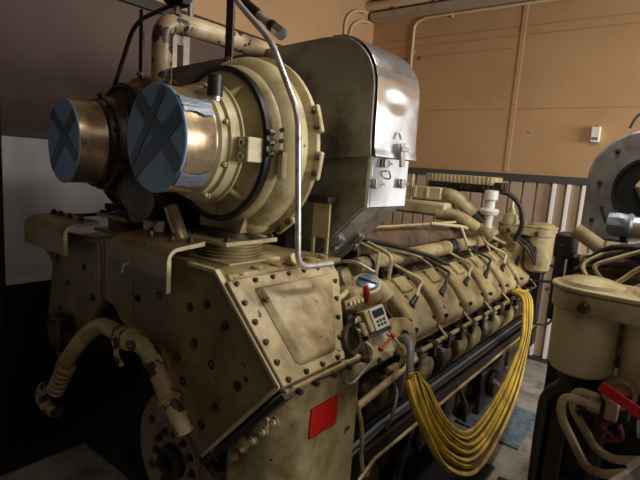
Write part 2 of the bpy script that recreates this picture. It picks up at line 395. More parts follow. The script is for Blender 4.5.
# side case carrying the red sticker
plan = [(-.872, 1.43), (-.872, 1.16)]
for k in range(1, 9):
    a = PI/2*k/8
    plan.append((-.972+.10*math.cos(a), 1.16-.125*math.sin(a)))
plan += [(-1.13, 1.035), (-1.13, 1.43)]
def zt(x): return min(.938, .955+(x+.875)*1.12)
sc = MB(); n = len(plan)
vs = [(x, y, .12) for x, y in plan]+[(x, y, zt(x)) for x, y in plan]
sc.add(vs, [tuple(range(n))[::-1], tuple(range(n, 2*n))]+[(i, (i+1) % n, n+(i+1) % n, n+i) for i in range(n)])
side = sc.build('side_case', M['cream'], E1, bevel=.004, ang=50, label='smooth cream side case carrying a red sticker')
st = MB().box(-.8722, -.8695, 1.148, 1.298, .727, .832).build('warning_sticker', M['redd'], side, label='red sticker with rows of small dark print')
MB().box(-.8700, -.8688, 1.153, 1.293, .732, .827).build('red_field', M['red'], st)
# print rows on the sticker belong to its field
pr = MB()
for k in range(8):
    z = .8175-.0108*k; y = 1.160
    while y < 1.275:
        w = random.uniform(.008, .022); pr.box(-.8690, -.8683, y, min(y+w, 1.286), z-.0018, z+.0018); y += w+.004
pr.build('small_print', M['redd'], st)
for k in range(5):
    t = .15+.14*k; p = V((-.90, 1.03, .90)).lerp(V((-1.2, 1.03, .56)), t)+V((.03, 0, -.03))
    MB().hexb(p, (0, -1, 0), .012, .016).build('bolt', M['creamc'], side)
for p in ((-.965, .80), (-1.04, .70)):
    MB().lathe((p[0], 1.037, p[1]), (0, -1, 0), [(0, .024), (.014, .024), (.018, .018)], 20).build('plug', M['creamc'], side)
lk = MB(); lk.tube([(-.866, 1.02, .945), (-.850, 1.2, .938), (-.850, 1.45, .936)], .006, 8)
for y in (1.05, 1.13, 1.22, 1.31, 1.4): lk.cyl((-.856, y, .936), (-.835, y, .936), .010, seg=10)
lk.build('flange_line', M['dark'], cover)
jl = MB().box(-.90, -.852, 1.0, 1.40, .938, .952).build('flange_lip', M['creamd'], side, bevel=.003)

# ---- lifting brackets
def lbracket(x0, x1, yf, yb, z, zb, name):
    pf = [(yf, zb), (yf, z-.045)]
    for k in range(1, 6):
        a = PI/2*k/5; pf.append((yf+.045-.045*math.cos(a), z-.045+.045*math.sin(a)))
    pf.append((yb, z+.012))
    t = .016
    pi = [(yb, z-t+.012)]
    for k in range(5, 0, -1):
        a = PI/2*k/5; pi.append((yf+.045-.032*math.cos(a), z-.045+.032*math.sin(a)))
    pi += [(yf+t, z-.045), (yf+t, zb)]
    b = MB().prism(pf+pi, 'x', x0, x1).build(name, M['plate'], E1, bevel=.002)
    ed = MB().prism(pf+pi, 'x', x1, x1+.003); ed.build('edge', M['creamc'], b, label='end edge painted lighter for light from the right')  # end face gets a lighter paint as if lit from the right
    return b
br = lbracket(-1.70, -1.335, .922, 1.075, 1.302, 1.150, 'lifting_bracket')
for p in ((-1.62, 1.05), (-1.55, 1.0), (-1.47, 1.05), (-1.42, 1.0), (-1.37, 1.04)):
    MB().hexb((p[0], p[1], 1.314), (0, 0, 1), .010, .012).build('bolt', M['bolt'], br)
MB().box(-1.68, -1.61, 1.05, 1.10, 1.308, 1.350).build('angle_tab', M['creamd'], br, bevel=.002)
MB().box(-1.70, -1.335, .9195, .9225, 1.151, 1.20).build('green_patch', M['green'], br, label='dark green paint patch along the lower edge')
MB().tube(fillet([(-1.60, .919, 1.17), (-1.595, .921, 1.20), (-1.56, .921, 1.215)], .02), .006, 8).build('weld_mark', M['creamc'], br)
bl = lbracket(-2.41, -2.02, .900, 1.05, 1.292, 1.165, 'lifting_bracket')
for x in (-2.36, -2.29, -2.2, -2.1):
    MB().hexb((x, 1.01, 1.303), (0, 0, 1), .011, .014).build('bolt', M['bolt'], bl)
ut = MB(); ut.cyl((-1.44, 1.07, 1.27), (-1.53, 1.07, 1.415), .027, seg=18); ut.lathe((-1.5304, 1.07, 1.4156), (-.09, 0, .135), [(0, .027), (0, .021), (-.05, .02)], 18, cap=False)
ut.build('breather_stub', M['bronze'], E1)

# ---- peeling hoses and coupling low at the front
hz = MB(); hz.tube(spline([(-1.66, .95, .895), (-1.56, .93, .925), (-1.44, .93, .915), (-1.37, .92, .865), (-1.31, .92, .80), (-1.245, .92, .745), (-1.225, .93, .70)], 6), .031, 16)
h1 = hz.build('coolant_hose', M['peel'], E1)
MB().ring((-1.30, .92, .79), (.55, 0, -.62), .032, .009).build('clamp', M['creamd'], h1)
MB().ring((-1.56, .93, .925), (1, 0, 0), .033, .010).build('clamp', M['creamd'], h1)
MB().ring((-1.65, .95, .90), (1, 0, .1), .035, .011).build('clamp', M['peel'], h1)
MB().tube(spline([(-1.60, .90, .95), (-1.575, .885, .92), (-1.575, .885, .87), (-1.545, .89, .84)], 5), .009, 8).build('strap', M['peel'], h1)
hz = MB(); hz.tube(spline([(-1.72, .97, .90), (-1.82, .95, .905), (-1.93, .93, .82), (-2.02, .92, .72), (-2.08, .92, .66)], 6), .033, 16)
h2 = hz.build('coolant_hose', M['creamd'], E1)
hz = MB()
for k in range(6): hz.ring((-2.05-.02*k, .92, .665-.028*k), (-.6, 0, -.8), .028, .012, 20)
hz.build('corrugated_sleeve', M['creamd'], h2)
MB().box(-2.24, -2.13, .92, .99, .70, .86).build('bracket', M['creamo'], h2, bevel=.01)
MB().tube(spline([(-2.24, .93, .50), (-2.31, .93, .47), (-2.33, .93, .42), (-2.27, .93, .39), (-2.17, .93, .40)], 5), .028, 12).build('elbow', M['peel'], h2)
cp = MB().lathe((-1.45, 1.10, .43), (0, -1, 0), [(-.03, .27), (.02, .27), (.03, .26), (.03, .15), (.045, .145), (.045, .02)], 48).build('coupling_disc', M['plate2'], E1)
MB().lathe((-1.45, 1.14, .43), (0, -1, 0), [(-.06, .25), (-.06, .33), (.03, .33), (.03, .272), (.0, .268)], 48, cap=False).build('guard_ring', M['black'], cp)
for k in range(12):
    a = 2*PI*k/12
    MB().hexb((-1.45+.115*math.cos(a), 1.056, .43+.115*math.sin(a)), (0, -1, 0), .013, .018).build('bolt', M['bolt'], cp)
    if k % 2: MB().lathe((-1.45+.20*math.cos(a), 1.07, .43+.20*math.sin(a)), (0, -1, 0), [(0, .018), (.006, .018)], 12).build('pad', M['creamo'], cp)
MB().lathe((-1.45, 1.055, .43), (0, -1, 0), [(0, .07), (.03, .068), (.03, .035), (.01, .03)], 24).build('hub', M['dark'], cp)
MB().box(-1.18, -1.13, 1.03, 1.2, .1, .6).build('bearing_bracket', M['dark'], E1, bevel=.01)
MB().cyl((-1.22, 1.02, .56), (-1.12, 1.0, .55), .02).ball((-1.22, 1.02, .56), .024).build('grease_nipple', M['black'], E1)
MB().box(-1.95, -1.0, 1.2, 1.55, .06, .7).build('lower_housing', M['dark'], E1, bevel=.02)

# ---- turbocharger (built once, then copied to the left)
def turbo(X, Y0, Z, near):
    """axis along +Y; film-capped intake at Y0; returns the part"""
    o = (X, Y0, Z); ax = (0, 1, 0)
    body = MB()
    body.lathe(o, ax, [(.262, .270), (.275, .280), (.295, .285), (.305, .298), (.325, .316), (.35, .324), (.375, .323), (.392, .312), (.40, .324), (.41, .336), (.427, .336), (.435, .30), (.438, .18), (.50, .15)], 72, cap=False)
    # volute outlet bulge and foot
    body.ball((X+.06, Y0+.36, Z-.27), .085, (1.2, .8, .7))
    body.prism([(X-.14, Z-.312), (X+.10, Z-.312), (X+.15, Z-.2), (X-.15, Z-.2)], 'y', Y0+.285, Y0+.40)
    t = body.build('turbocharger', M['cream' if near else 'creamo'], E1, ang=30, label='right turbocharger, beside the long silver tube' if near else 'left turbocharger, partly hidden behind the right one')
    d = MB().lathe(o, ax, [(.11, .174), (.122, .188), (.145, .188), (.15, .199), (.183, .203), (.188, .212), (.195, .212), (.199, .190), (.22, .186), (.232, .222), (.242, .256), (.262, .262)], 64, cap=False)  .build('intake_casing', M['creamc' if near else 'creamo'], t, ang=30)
    MB().lathe(o, ax, [(.236, .255), (.231, .264), (.235, .273), (.248, .275), (.262, .272), (.266, .262)], 64, cap=False).build('rubber_ring', M['black'], t)
    MB().lathe(o, ax, [(.001, .172), (.098, .172), (.106, .178), (.114, .178), (.118, .165)], 64, cap=False).build('intake_pipe', M['bronze'], t, label='worn bronze-coloured intake pipe')
    fc = MB().lathe(o, ax, [(-.003, .0005), (-.003, .10), (-.003, .172), (.0, .1750), (.004, .1745), (.004, .172)], 64, cap=False).build('film_cover', M['film'], t, label='blue plastic film stretched over the intake mouth')
    # tape strips crossed on the face (kept inside the rim)
    for ti, (off, ang, w) in enumerate(((-.02, .62, .055), (.03, -.72, .05), (.055, .9, .03)) if near else ((.0, .7, .05), (.03, -.6, .04))):
        u = V((math.cos(ang), 0, math.sin(ang))); v = V((-math.sin(ang), 0, math.cos(ang)))
        L0 = math.sqrt(max(.001, .170**2-(abs(off)+w/2)**2))
        c = V((X, Y0-.0048-.0012*ti, Z))+v*off
        MB().obox(c, (L0*2, w, .0016), u, v).build('tape_strip', M['filmtape'], fc)
    return t
def tilt(c, deg): return Matrix.Translation(V(c)) @ Matrix.Rotation(math.radians(deg), 4, 'Z') @ Matrix.Translation(-V(c))
XF = tilt((-1.38, 1.3, 1.655), -2.2)
T1 = turbo(-1.38, .91, 1.655, True)
# silver tape along the pipe, wrinkled
def tapepatch(X, Y0, Z, a0, a1, y0, y1, name, par):
    m = MB(); n = 14; vs = []; fs = []
    for layer, rr in ((0, .1745), (1, .1775)):
        for j in range(5):
            for i in range(n+1):
                a = a0+(a1-a0)*i/n+.05*math.sin(j*2.1+i)*(1 if i in (0, n) else 0)
                y = y0+(y1-y0)*j/4
                r = rr+(random.uniform(0, .003) if layer else 0)
                vs.append((X+r*math.cos(a), y, Z+r*math.sin(a)))
    q = 5*(n+1)
    for j in range(4):
        for i in range(n):
            k = j*(n+1)+i
            fs += [(k, k+1, k+n+2, k+n+1), (q+k, q+k+n+1, q+k+n+2, q+k+1)]
    m.add(vs, fs)
    return m.build(name, M['duct'], par)
tapepatch(-1.38, .91, 1.655, -.95, -.62, .912, 1.045, 'silver_tape', T1)
tapepatch(-1.38, .91, 1.655, .50, .82, .912, 1.06, 'silver_tape', T1)
for a, r in ((-.35, .20), (.35, .20), (1.2, .2), (-1.1, .20)):
    MB().hexb((-1.38+.194*math.cos(a), 1.058, 1.655+.194*math.sin(a)), (0, -1, 0), .009, .014).build('bolt', M['creamc'], T1)
bb = MB().obox((-1.38+.228, 1.115, 1.64), (.055, .070, .080), (1, 0, 0), (0, 1, 0)).build('sensor_block', M['creamc'], T1, bevel=.004)
for z in (1.66, 1.617):
    MB().lathe((-1.152, 1.0805, z), (0, -1, 0), [(0, .014), (.006, .014), (.006, .008), (0, .007)], 16).build('socket_screw', M['clip'], bb)
for a in (-.85, .9, -1.5):
    c, s_ = math.cos(a), math.sin(a)
    MB().add([(-1.38+.19*c, 1.08, 1.655+.19*s_), (-1.38+.19*c, 1.145, 1.655+.19*s_), (-1.38+.255*c, 1.15, 1.655+.255*s_),
              (-1.38+.19*c-.01*s_, 1.08, 1.655+.19*s_+.01*c), (-1.38+.19*c-.01*s_, 1.145, 1.655+.19*s_+.01*c), (-1.38+.255*c-.01*s_, 1.15, 1.655+.255*s_+.01*c)],
             [(0, 1, 2), (3, 5, 4), (0, 3, 4, 1), (1, 4, 5, 2), (0, 2, 5, 3)]).build('rib', M['creamc'], T1)
for k, z in enumerate((1.70, 1.665, 1.63)):
    q = MB(); q.cyl((-1.106, 1.17, z), (-1.106, 1.148, z), .011, seg=6); q.cyl((-1.09, 1.19, z+.01), (-1.075, 1.178, z+.01), .008, seg=10)
    q.build('clamp_bolt', M['bolt'], T1)
MB().obox((-1.085, 1.195, 1.595), (.024, .03, .09), (1, .4, 0), (-.4, 1, 0)).build('clamp_lug', M['cream'], T1, bevel=.006)
for a in (-.95, -.15, .32, 2.0, 2.8, 3.9):
    c, s_ = math.cos(a), math.sin(a); u = V((c, 0, s_)); v = V((-s_, 0, c))
    f = MB().obox(V((-1.38, 1.33, 1.655))+u*.332, (.045, .022, .10), u, (0, 1, 0)).build('flange_lug', M['cream'], T1, bevel=.007)
    for e in (-.028, .028):
        MB().hexb(V((-1.38, 1.319, 1.655))+u*.340+v*e, (0, -1, 0), .008, .010).build('bolt', M['bolt'], T1)
MB().cyl((-1.262, 1.05, 1.75), (-1.262, 1.05, 1.79), .016).cyl((-1.262, 1.05, 1.788), (-1.262, 1.05, 1.806), .021).build('probe_base', M['clip'], T1)
MB().cyl((-1.262, 1.05, 1.803), (-1.261, 1.05, 1.868), .025, seg=12).build('probe_cap', M['black'], T1)
XF = tilt((-2.08, 1.2, 1.645), -5)
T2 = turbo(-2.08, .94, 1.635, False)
for a in (.3, .9, 1.5, 2.1, 2.7):
    MB().hexb((-2.08+.194*math.cos(a), 1.088, 1.645+.194*math.sin(a)), (0, -1, 0), .010, .012).build('bolt', M['bolt'], T2)
XF = None
gb = MB().lathe((-1.95, 1.17, 1.645), (0, 1, 0), [(-.02, .12), (.02, .13), (.06, .12)], 32).build('oil_filter_housing', M['creamo'], T2)
# bellows under the turbos
def bellows(X, Y, par_label=None):
    b = MB(); prof = []
    for k in range(25): prof.append((.018+k*.0030, .118+(.009 if k % 4 < 2 else -.003)))
    b.lathe((X, Y, 1.228), (0, 0, 1), prof, 40)
    o = b.build('bellows', M['creamd'], E1, ang=60)
    MB().box(X-.15, X+.15, Y-.13, Y+.13, 1.232, 1.247).build('flange', M['creamc'], o, bevel=.003)
    MB().box(X-.13, X+.13, Y-.13, Y+.13, 1.302, 1.318).build('flange', M['creamc'], o, bevel=.003)
    for sx, sy in ((-.13, -.11), (.13, -.11), (.13, .11)):
        MB().hexb((X+sx*.85, Y+sy, 1.319), (0, 0, 1), .011, .012).build('bolt', M['bolt'], o)
    MB().cyl((X, Y, 1.318), (X, Y, 1.345), .085, seg=24).build('gasket_ring', M['maroon'], o)
bellows(-1.385, 1.235); bellows(-2.07, 1.26)
MB().tube(fillet([(-2.20, 1.22, 1.33), (-2.26, 1.16, 1.30), (-2.36, 1.06, 1.285), (-2.40, 1.02, 1.285)], .05), .008).build('oil_line', M['dark'], E1)
MB().box(-2.22, -2.08, 1.18, 1.3, 1.33, 1.36).build('clamp_plate', M['dark'], E1, bevel=.004)
dk = MB(); dk.box(-1.9, -1.5, 1.25, 1.6, 1.24, 1.5); dk.box(-2.3, -1.75, 1.45, 1.6, 1.2, 1.5); dk.cyl((-1.7, 1.2, 1.42), (-1.7, 1.5, 1.42), .11); dk.cyl((-1.9, 1.18, 1.36), (-1.62, 1.18, 1.34), .035)
dk.build('oil_manifold', M['dark'], E1, bevel=.01)
vb = MB().prism([(-1.98, 1.44), (-1.86, 1.30), (-1.74, 1.31), (-1.66, 1.40), (-1.70, 1.52), (-1.90, 1.55)], 'y', 1.10, 1.2).build('pump_body', M['creamo'], E1, bevel=.02)

# ---- breather pipe over the turbos, support bars, long silver tube
MB().tube(fillet([(-1.74, 1.16, 1.62), (-1.74, 1.16, 2.125), (-1.70, 1.30, 2.125), (-1.70, 2.3, 2.125)], .12, 8), .040, 20).build('breather_pipe', M['pipe'], E1)
def bar(x0, x1, y, z0, z1, name='support_bar'):
    return MB().box(x0, x1, y-.006, y+.006, z0, z1).build(name, M['maroon'], E1, bevel=.002)
b1 = bar(-1.525, -1.485, 1.3, 1.955, 2.75); MB().hexb((-1.50, 1.295, 1.985), (0, -1, 0), .014, .012).build('bolt', M['bolt'], b1)
b2 = bar(-2.045, -2.015, 1.25, 1.93, 2.23); MB().hexb((-2.03, 1.245, 1.955), (0, -1, 0), .012, .012).build('bolt', M['bolt'], b2)
MB().tube(fillet([(-2.28, 1.25, 1.88), (-2.11, 1.25, 2.15), (-2.04, 1.25, 2.19), (-1.76, 1.25, 2.225), (-1.52, 1.28, 2.26)], .05), .0095, 10).build('support_rod', M['maroon'], E1)
pc = MB(); pc.box(-1.80, -1.70, 1.22, 1.27, 2.20, 2.25); pc.cyl((-1.79, 1.21, 2.225), (-1.70, 1.21, 2.235), .022, seg=8)
pc.build('pipe_clamp', M['dark'], E1, bevel=.004)
pc = MB(); pc.cyl((-1.76, 1.24, 2.15), (-1.76, 1.24, 2.21), .012, seg=8); pc.cyl((-1.70, 1.26, 2.15), (-1.70, 1.26, 2.21), .012, seg=8)
pc.build('stud', M['clip'], E1)
MB().tube(fillet([(-1.75, 1.2, 2.95), (-1.37, 1.2, 2.16), (-1.18, 1.2, 2.0), (-1.045, 1.2, 1.765), (-1.005, 1.2, 1.265), (-.99, 1.37, 1.262)], .05, 8), .0105, 12).build('silver_tube', M['chrome'], E1, label='long thin bent silver tube')

# ---- heat shield (steel hood over the exhaust)
def hoodprof(off=0.):
    p = [(-2.45, 1.62+off), (-2.45, 2.085-off)]
    p += [(-1.33, 2.140-off)]
    for k in range(1, 9):
        a = PI/2*(1-k/8)
        p.append((-1.27+.215*math.cos(a)-off, 1.925+.215*math.sin(a)-off))
    p += [(-1.052-off, 1.74), (-1.046-off, 1.66)]
    return p
lid = hoodprof()+[(-1.06, 1.655), (-1.9, 1.60)]
hd = MB().prism(lid, 'y', 1.655, 2.035).build('heat_shield', M['steel'], E1, bevel=.004, ang=30, label='grey steel hood over the exhaust behind the turbochargers')
# bright dented end sheet wrapped over the rounded end
es = MB(); n = 22; mM = 12; vs = []; fs = []
path = [(-1.30, 2.142)]
for k in range(1, 9):
    a = PI/2*(1-k/8); path.append((-1.27+.219*math.cos(a), 1.925+.219*math.sin(a)))
path += [(-1.049, 1.86), (-1.048, 1.80), (-1.047, 1.74), (-1.045, 1.69), (-1.038, 1.655)]
path = [V((p[0], 0, p[1])) for p in path]
sm = []
for i in range(len(path)-1):
    for k in range(4): sm.append(path[i].lerp(path[i+1], k/4))
sm.append(path[-1])
for i, p in enumerate(sm):
    q = sm[min(i+1, len(sm)-1)]-sm[max(i-1, 0)]; nrm = V((-q.z, 0, q.x)).normalized()
    if nrm.x < 0 and nrm.z < 0: nrm = -nrm
    for j in range(mM+1):
        y = 1.662+.366*j/mM
        v = j/mM
        dent = -.008*math.exp(-(((p.z-1.885)/.038)**2+((v-.42)/.20)**2))+.004*math.exp(-(((p.z-1.86)/.05)**2+((v-.10)/.12)**2))+.003*math.exp(-(((p.z-1.87)/.05)**2+((v-.85)/.12)**2))+.003*math.sin(7*v+9*p.z)*(1 if i > 10 else 0)-.006
        vs.append((p.x+(dent+.010)*(-nrm.x if nrm.x < 0 else nrm.x)+.004, y, p.z+.003))
for i in range(len(sm)-1):
    for j in range(mM):
        k = i*(mM+1)+j; fs.append((k, k+1, k+mM+2, k+mM+1))
es.add(vs, fs)
eo = es.build('end_sheet', M['bright'], hd, ang=60, label='bright dented end sheet')
sol = eo.modifiers.new('Solidify', 'SOLIDIFY'); sol.thickness = .003; sol.offset = 0
ss = eo.modifiers.new('Subsurf', 'SUBSURF'); ss.levels = 1; ss.render_levels = 1
# lower box and chute
lo = MB().prism([(-1.9, 1.66), (-1.062, 1.66), (-1.062, 1.455), (-1.09, 1.44), (-1.42, 1.11), (-1.50, 1.11), (-1.50, 1.3), (-1.9, 1.3)], 'y', 1.68, 2.01).build('lower_shield', M['steel'], E1, bevel=.003, label='lower steel box with latches and sloping chute')
MB().box(-1.0635, -1.058, 1.70, 2.005, 1.45, 1.665).build('side_door', M['bright'], lo, bevel=.001)
MB().box(-1.07, -1.056, 1.678, 1.692, 1.45, 1.665).build('corner_strip', M['bright'], lo)
a = V((-1.09, 0, 1.44)); b = V((-1.42, 0, 1.11)); dd = (b-a).normalized(); nn = V((-dd.z, 0, dd.x)); nn = nn if nn.x > 0 else -nn
MB().obox((a+b)/2+V((0, 1.845, 0))+nn*.002, ((b-a).length, .28, .004), dd, (0, 1, 0)).build('chute_panel', M['galv2'], lo)
def latch(p, up, par, s=1.):
    p = V(p); m = MB()
    m.obox(p+V((.004, 0, 0)), (.006, .05*s, .02*s), (1, 0, 0), (0, 1, 0))
    m.obox(p+V((.012, -.012*s, .0)), (.014, .02*s, .028*s), (1, 0, 0), (0, 1, 0))
    m.cyl(p+V((.012, -.02*s, 0)), p+V((.012, .03*s, 0)), .004, seg=8)
    return m.build('latch', M['clip'], par, bevel=.0015)
latch((-1.056, 1.735, 1.548), 0, lo, 1.5)
latch((-1.056, 1.955, 1.552), 0, lo, 1.5)
latch((-1.056, 1.79, 1.635), 0, lo, 1.3)
MB().tube(fillet([(-1.056, 1.815, 1.605), (-1.035, 1.80, 1.60), (-1.04, 1.82, 1.575), (-1.056, 1.83, 1.57)], .01), .004, 8).build('hook', M['clip'], lo)
lt = MB(); lt.obox((-1.018, 1.865, 1.675), (.012, .035, .10), (1, 0, 0), (0, 1, .15)); lt.cyl((-1.018, 1.84, 1.74), (-1.03, 1.84, 1.77), .005, seg=8); lt.obox((-1.012, 1.875, 1.70), (.01, .06, .02), (1, 0, 0), (0, 1, 0))
lt.build('draw_latch', M['clip'], hd, bevel=.002)
for y in (1.74, 1.90):
    c = (a*.52+b*.48)+V((0, y, 0))+nn*.012
    m = MB(); m.obox(c, (.075, .04, .022), dd, (0, 1, 0)); m.obox(c+nn*.02+dd*.012, (.022, .075, .014), dd, (0, 1, .4)); m.cyl(c+nn*.012-dd*.04, c+nn*.03+dd*.045, .008, seg=8)
    m.build('strap_clip', M['clip'], lo, bevel=.002)
tb = MB(); tb.box(-1.30, -1.21, 1.63, 1.642, 1.30, 1.45); tb.box(-1.30, -1.285, 1.63, 1.642, 1.22, 1.30); tb.box(-1.225, -1.21, 1.63, 1.642, 1.22, 1.30); tb.box(-1.30, -1.21, 1.63, 1.642, 1.21, 1.23)
tb.build('support_tab', M['creamc'], E1, bevel=.003, label='cream tab with a square hole')
MB().box(-1.31, -1.20, 1.60, 1.66, 1.45, 1.48).build('rust_spacer', M['maroon'], E1, bevel=.004)
MB().cyl((-1.42, 1.345, 1.655), (-1.42, 1.655, 1.655), .10, seg=48).build('exhaust_collar', M['black'], E1)
MB().cyl((-2.08, 1.395, 1.645), (-2.08, 1.655, 1.645), .20, seg=48).build('exhaust_collar', M['black'], E1)
MB().box(-1.6, -1.42, 1.6, 2.0, 1.05, 1.4).build('duct_support', M['dark'], E1)

# ---- right bank of cylinder heads
def bk(s, n, y): return V((-1.25+(s+n)*sq, y, 1.13+(n-s)*sq))
def bankprism(m, prof, y0, y1):
    n = len(prof); vs = [bk(s, q, y0) for s, q in prof]+[bk(s, q, y1) for s, q in prof]
    return m.add(vs, [tuple(range(n)), tuple(range(2*n-1, n-1, -1))]+[(i, n+i, n+(i+1) % n, (i+1) % n) for i in range(n)])
BN = V((sq, 0, sq)); BS = V((sq, 0, -sq))
cprof = [(.115, -.08), (.115, .03), (.125, .05), (.16, .060), (.22, .066), (.30, .066), (.36, .058), (.41, .046), (.437, .02), (.445, -.08)]
def head(y, first):
    h = bankprism(MB(), [(.09, -.1), (.09, .01), (.445, .01), (.455, -.1)], y-.158, y+.158).build('cylinder_head', M['creamo'], E1, bevel=.006)  # darker paint than the covers, so the gaps between them read dark
    c = bankprism(MB(), cprof, y-.130, y+.132).build('valve_cover', M['creamd' if first else 'creamd'], h, bevel=.026, seg=3)
    bankprism(MB(), [(.125, .045), (.13, .072), (.215, .082), (.225, .05)], y-.05, y+.06).build('pad', M['cream'], h, bevel=.006)
    bt = MB(); p = bk(.285, .06, y-.03); e = p+V((.0, .05, .035)); bt.cyl(p, e, .016, .013, seg=12); bt.cyl(p-BN*.01, p+BN*.008, .022, seg=14); bt.build('injector_boot', M['black'], h)
    q = spline([e, e+V((-.01, .04, .035)), bk(.20, .115, y+.10), bk(.12, .085, y+.08), bk(.06, .075, y+.03)], 6)
    MB().tube(q, .0085, 8).build('injector_line', M['creamc' if int(round((y-2.10)/.341)) % 2 == 0 else 'blkhose'], h)
    for s, yy in ((.40, -.11), (.38, .11), (.15, .11)):
        MB().hexb(bk(s, .056 if s > .2 else .058, y+yy), BN, .009, .01).build('bolt', M['bolt'], h)
    lk = MB(); lk.tube(fillet([bk(.425, .03, y+.14), bk(.50, .03, y+.15), V((-.905, y+.155, .775))], .02), .006, 6)
    lk.build('control_link', M['creamc'], h)
    return h
for k in range(6): head(2.10+.341*k, k == 0)
# fuel rack rails below the heads, port humps and tray
rl = MB(); rl.cyl((-.915, 1.72, .775), (-.915, 4.05, .775), .013, seg=10); rl.cyl((-.93, 1.72, .735), (-.93, 4.05, .735), .012, seg=10)
rail = rl.build('control_rail', M['creamd'], E1)
for k in range(13):
    y = 1.80+.1715*k
    MB().box(-.96, -.895, y, y+.045, .715, .795).build('rail_bracket', M['dark'], rail, bevel=.006)
for k in range(11):
    y = 1.62+.2286*k
    m = MB(); m.prism([(-1.05, .75), (-.965, .735), (-.915, .66), (-.925, .60), (-.985, .52), (-1.05, .50)], 'y', y, y+.165)
    m.build('port_cover', M['creamd' if k % 3 else 'creamo'], E1, bevel=.03)
ty = MB(); ty.box(-1.0, -.865, 1.5, 4.05, .492, .505); ty.box(-.868, -.858, 1.5, 4.05, .485, .53); ty.build('cable_tray', M['dark'], E1)
for k in range(4):
    MB().tube([(-.985+.028*k, 1.44, .50), (-.985+.028*k, 1.7, .525+.004*(k % 2)), (-.985+.028*k, 4.02, .525)], .011, 8).build('tray_cable', M['blkhose'] if k != 2 else M['grey'], E1)
MB().tube([(-.845, 1.42, .43), (-.85, 1.56, .472), (-.852, 4.05, .49)], .008, 8).build('tray_pipe', M['creamd'], E1)
MB().tube(spline([(-.90, 1.43, .80), (-.87, 1.47, .65), (-.86, 1.48, .50), (-.85, 1.50, .43), (-.86, 1.56, .46)], 6), .009, 8).build('drain_pipe', M['creamd'], E1)
MB().tube(spline([(-.93, 1.45, .62), (-.90, 1.44, .45), (-.91, 1.46, .25)], 6), .010, 8).build('drain_pipe', M['creamd'], E1)
pts = MB(); pts.prism([(1.46, .44), (1.64, .49), (1.60, .30), (1.44, .20)], 'x', -.98, -.93)
pts.build('bearing_cover', M['creamo'], E1, bevel=.02)
pts = MB(); pts.obox((-.93, 1.98, .30), (.05, .07, .38), (1, 0, 0), (0, 1, -.45)); pts.obox((-.94, 2.2, .33), (.06, .2, .2), (1, 0, 0), (0, 1, .4))
pts.build('stay_plate', M['creamo'], E1, bevel=.015)
for y, z, r in ((1.7, .26, .10), (2.95, .28, .09), (2.55, .30, .11)):
    MB().cyl((-1.0, y, z), (-.935, y, z), r*.8, seg=24).build('relief_cover', M['creamo'], E1, bevel=.01)
# dirty pump and pipes beneath the tray, seen through the gap of the sling
lpump = MB(); lpump.box(-1.03, -.88, 2.9, 3.35, .12, .40); lpump.cyl((-.88, 3.1, .28), (-.84, 3.1, .28), .09, seg=20); lpump.cyl((-.95, 2.75, .18), (-.95, 3.6, .18), .05, seg=16)
lpump.build('lube_pump', M['dark'], E1, bevel=.012)
for k in range(4):
    MB().hexb((-.84, 3.02+.05*k, .33-.03*k), (1, 0, 0), .013, .012).build('pump_bolt', M['clip'], E1)
MB().tube([(-.86, 2.45, .46), (-.84, 2.52, .36), (-.86, 2.60, .22)], .014, 10).build('drain_stub', M['creamo'], E1)
# tubes above the heads
wr = MB().cyl((-1.42, 2.05, 1.175), (-1.42, 4.0, 1.175), .095, seg=28).build('exhaust_manifold', M['wrap'], E1, label='brown lagged exhaust manifold')
for y in (2.3, 2.62, 2.9, 3.3, 3.7):
    MB().ring((-1.42, y, 1.175), (0, 1, 0), .096, .004, 28, 6).build('band', M['rail'], wr)
cpz = MB(); cpz.cyl((-1.27, 1.95, 1.125), (-1.27, 4.05, 1.125), .047, seg=20)
cpo = cpz.build('coolant_manifold', M['cream'], E1)
for y in (2.05, 3.08, 3.14):
    MB().ring((-1.27, y, 1.125), (0, 1, 0), .048, .010).build('hose_clamp', M['black'], cpo)
MB().lathe((-1.27, 3.06, 1.125), (0, 1, 0), [(0, .053), (.10, .053)], 20).build('hose_sleeve', M['blkhose'], cpo)
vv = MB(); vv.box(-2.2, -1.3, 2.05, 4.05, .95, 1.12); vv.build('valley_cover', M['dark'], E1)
# long pipes running over the heads
def pipe(pts, r, m, name='fuel_pipe', f=.05, par=None, lab=None):
    return MB().tube(fillet(pts, f), r, 10).build(name, M[m], par or E1, label=lab)
pipe([(-1.17, 1.98, 1.03), (-1.17, 2.0, 1.185), (-1.19, 2.05, 1.20), (-1.36, 2.0, 1.26)], .010, 'creamc')
pipe([(-1.14, 2.06, 1.03), (-1.14, 2.08, 1.18), (-1.18, 2.1, 1.20), (-1.36, 2.1, 1.25)], .010, 'creamc')
pipe([(-1.36, 1.98, 1.27), (-1.24, 2.25, 1.215), (-1.16, 2.62, 1.125), (-1.09, 2.80, 1.04), (-1.03, 2.83, .985)], .012, 'blkhose', 'leak_off_hose', .08)
pipe([(-1.33, 2.9, 1.29), (-1.24, 3.2, 1.265), (-1.19, 3.6, 1.19), (-1.10, 3.85, 1.10), (-1.03, 3.98, .98), (-1.06, 3.9, .93)], .012, 'creamc')
pipe([(-1.24, 3.2, 1.26), (-1.16, 3.2, 1.10), (-1.06, 3.12, 1.02), (-1.03, 3.1, .98)], .010, 'creamc')
pipe([(-1.21, 3.5, 1.21), (-1.13, 3.52, 1.08), (-1.03, 3.46, .99)], .009, 'creamc')
pipe([(-1.36, 2.05, 1.24), (-1.25, 2.25, 1.195), (-1.18, 2.5, 1.13), (-1.11, 2.55, 1.06), (-1.02, 2.46, .98)], .009, 'cream')
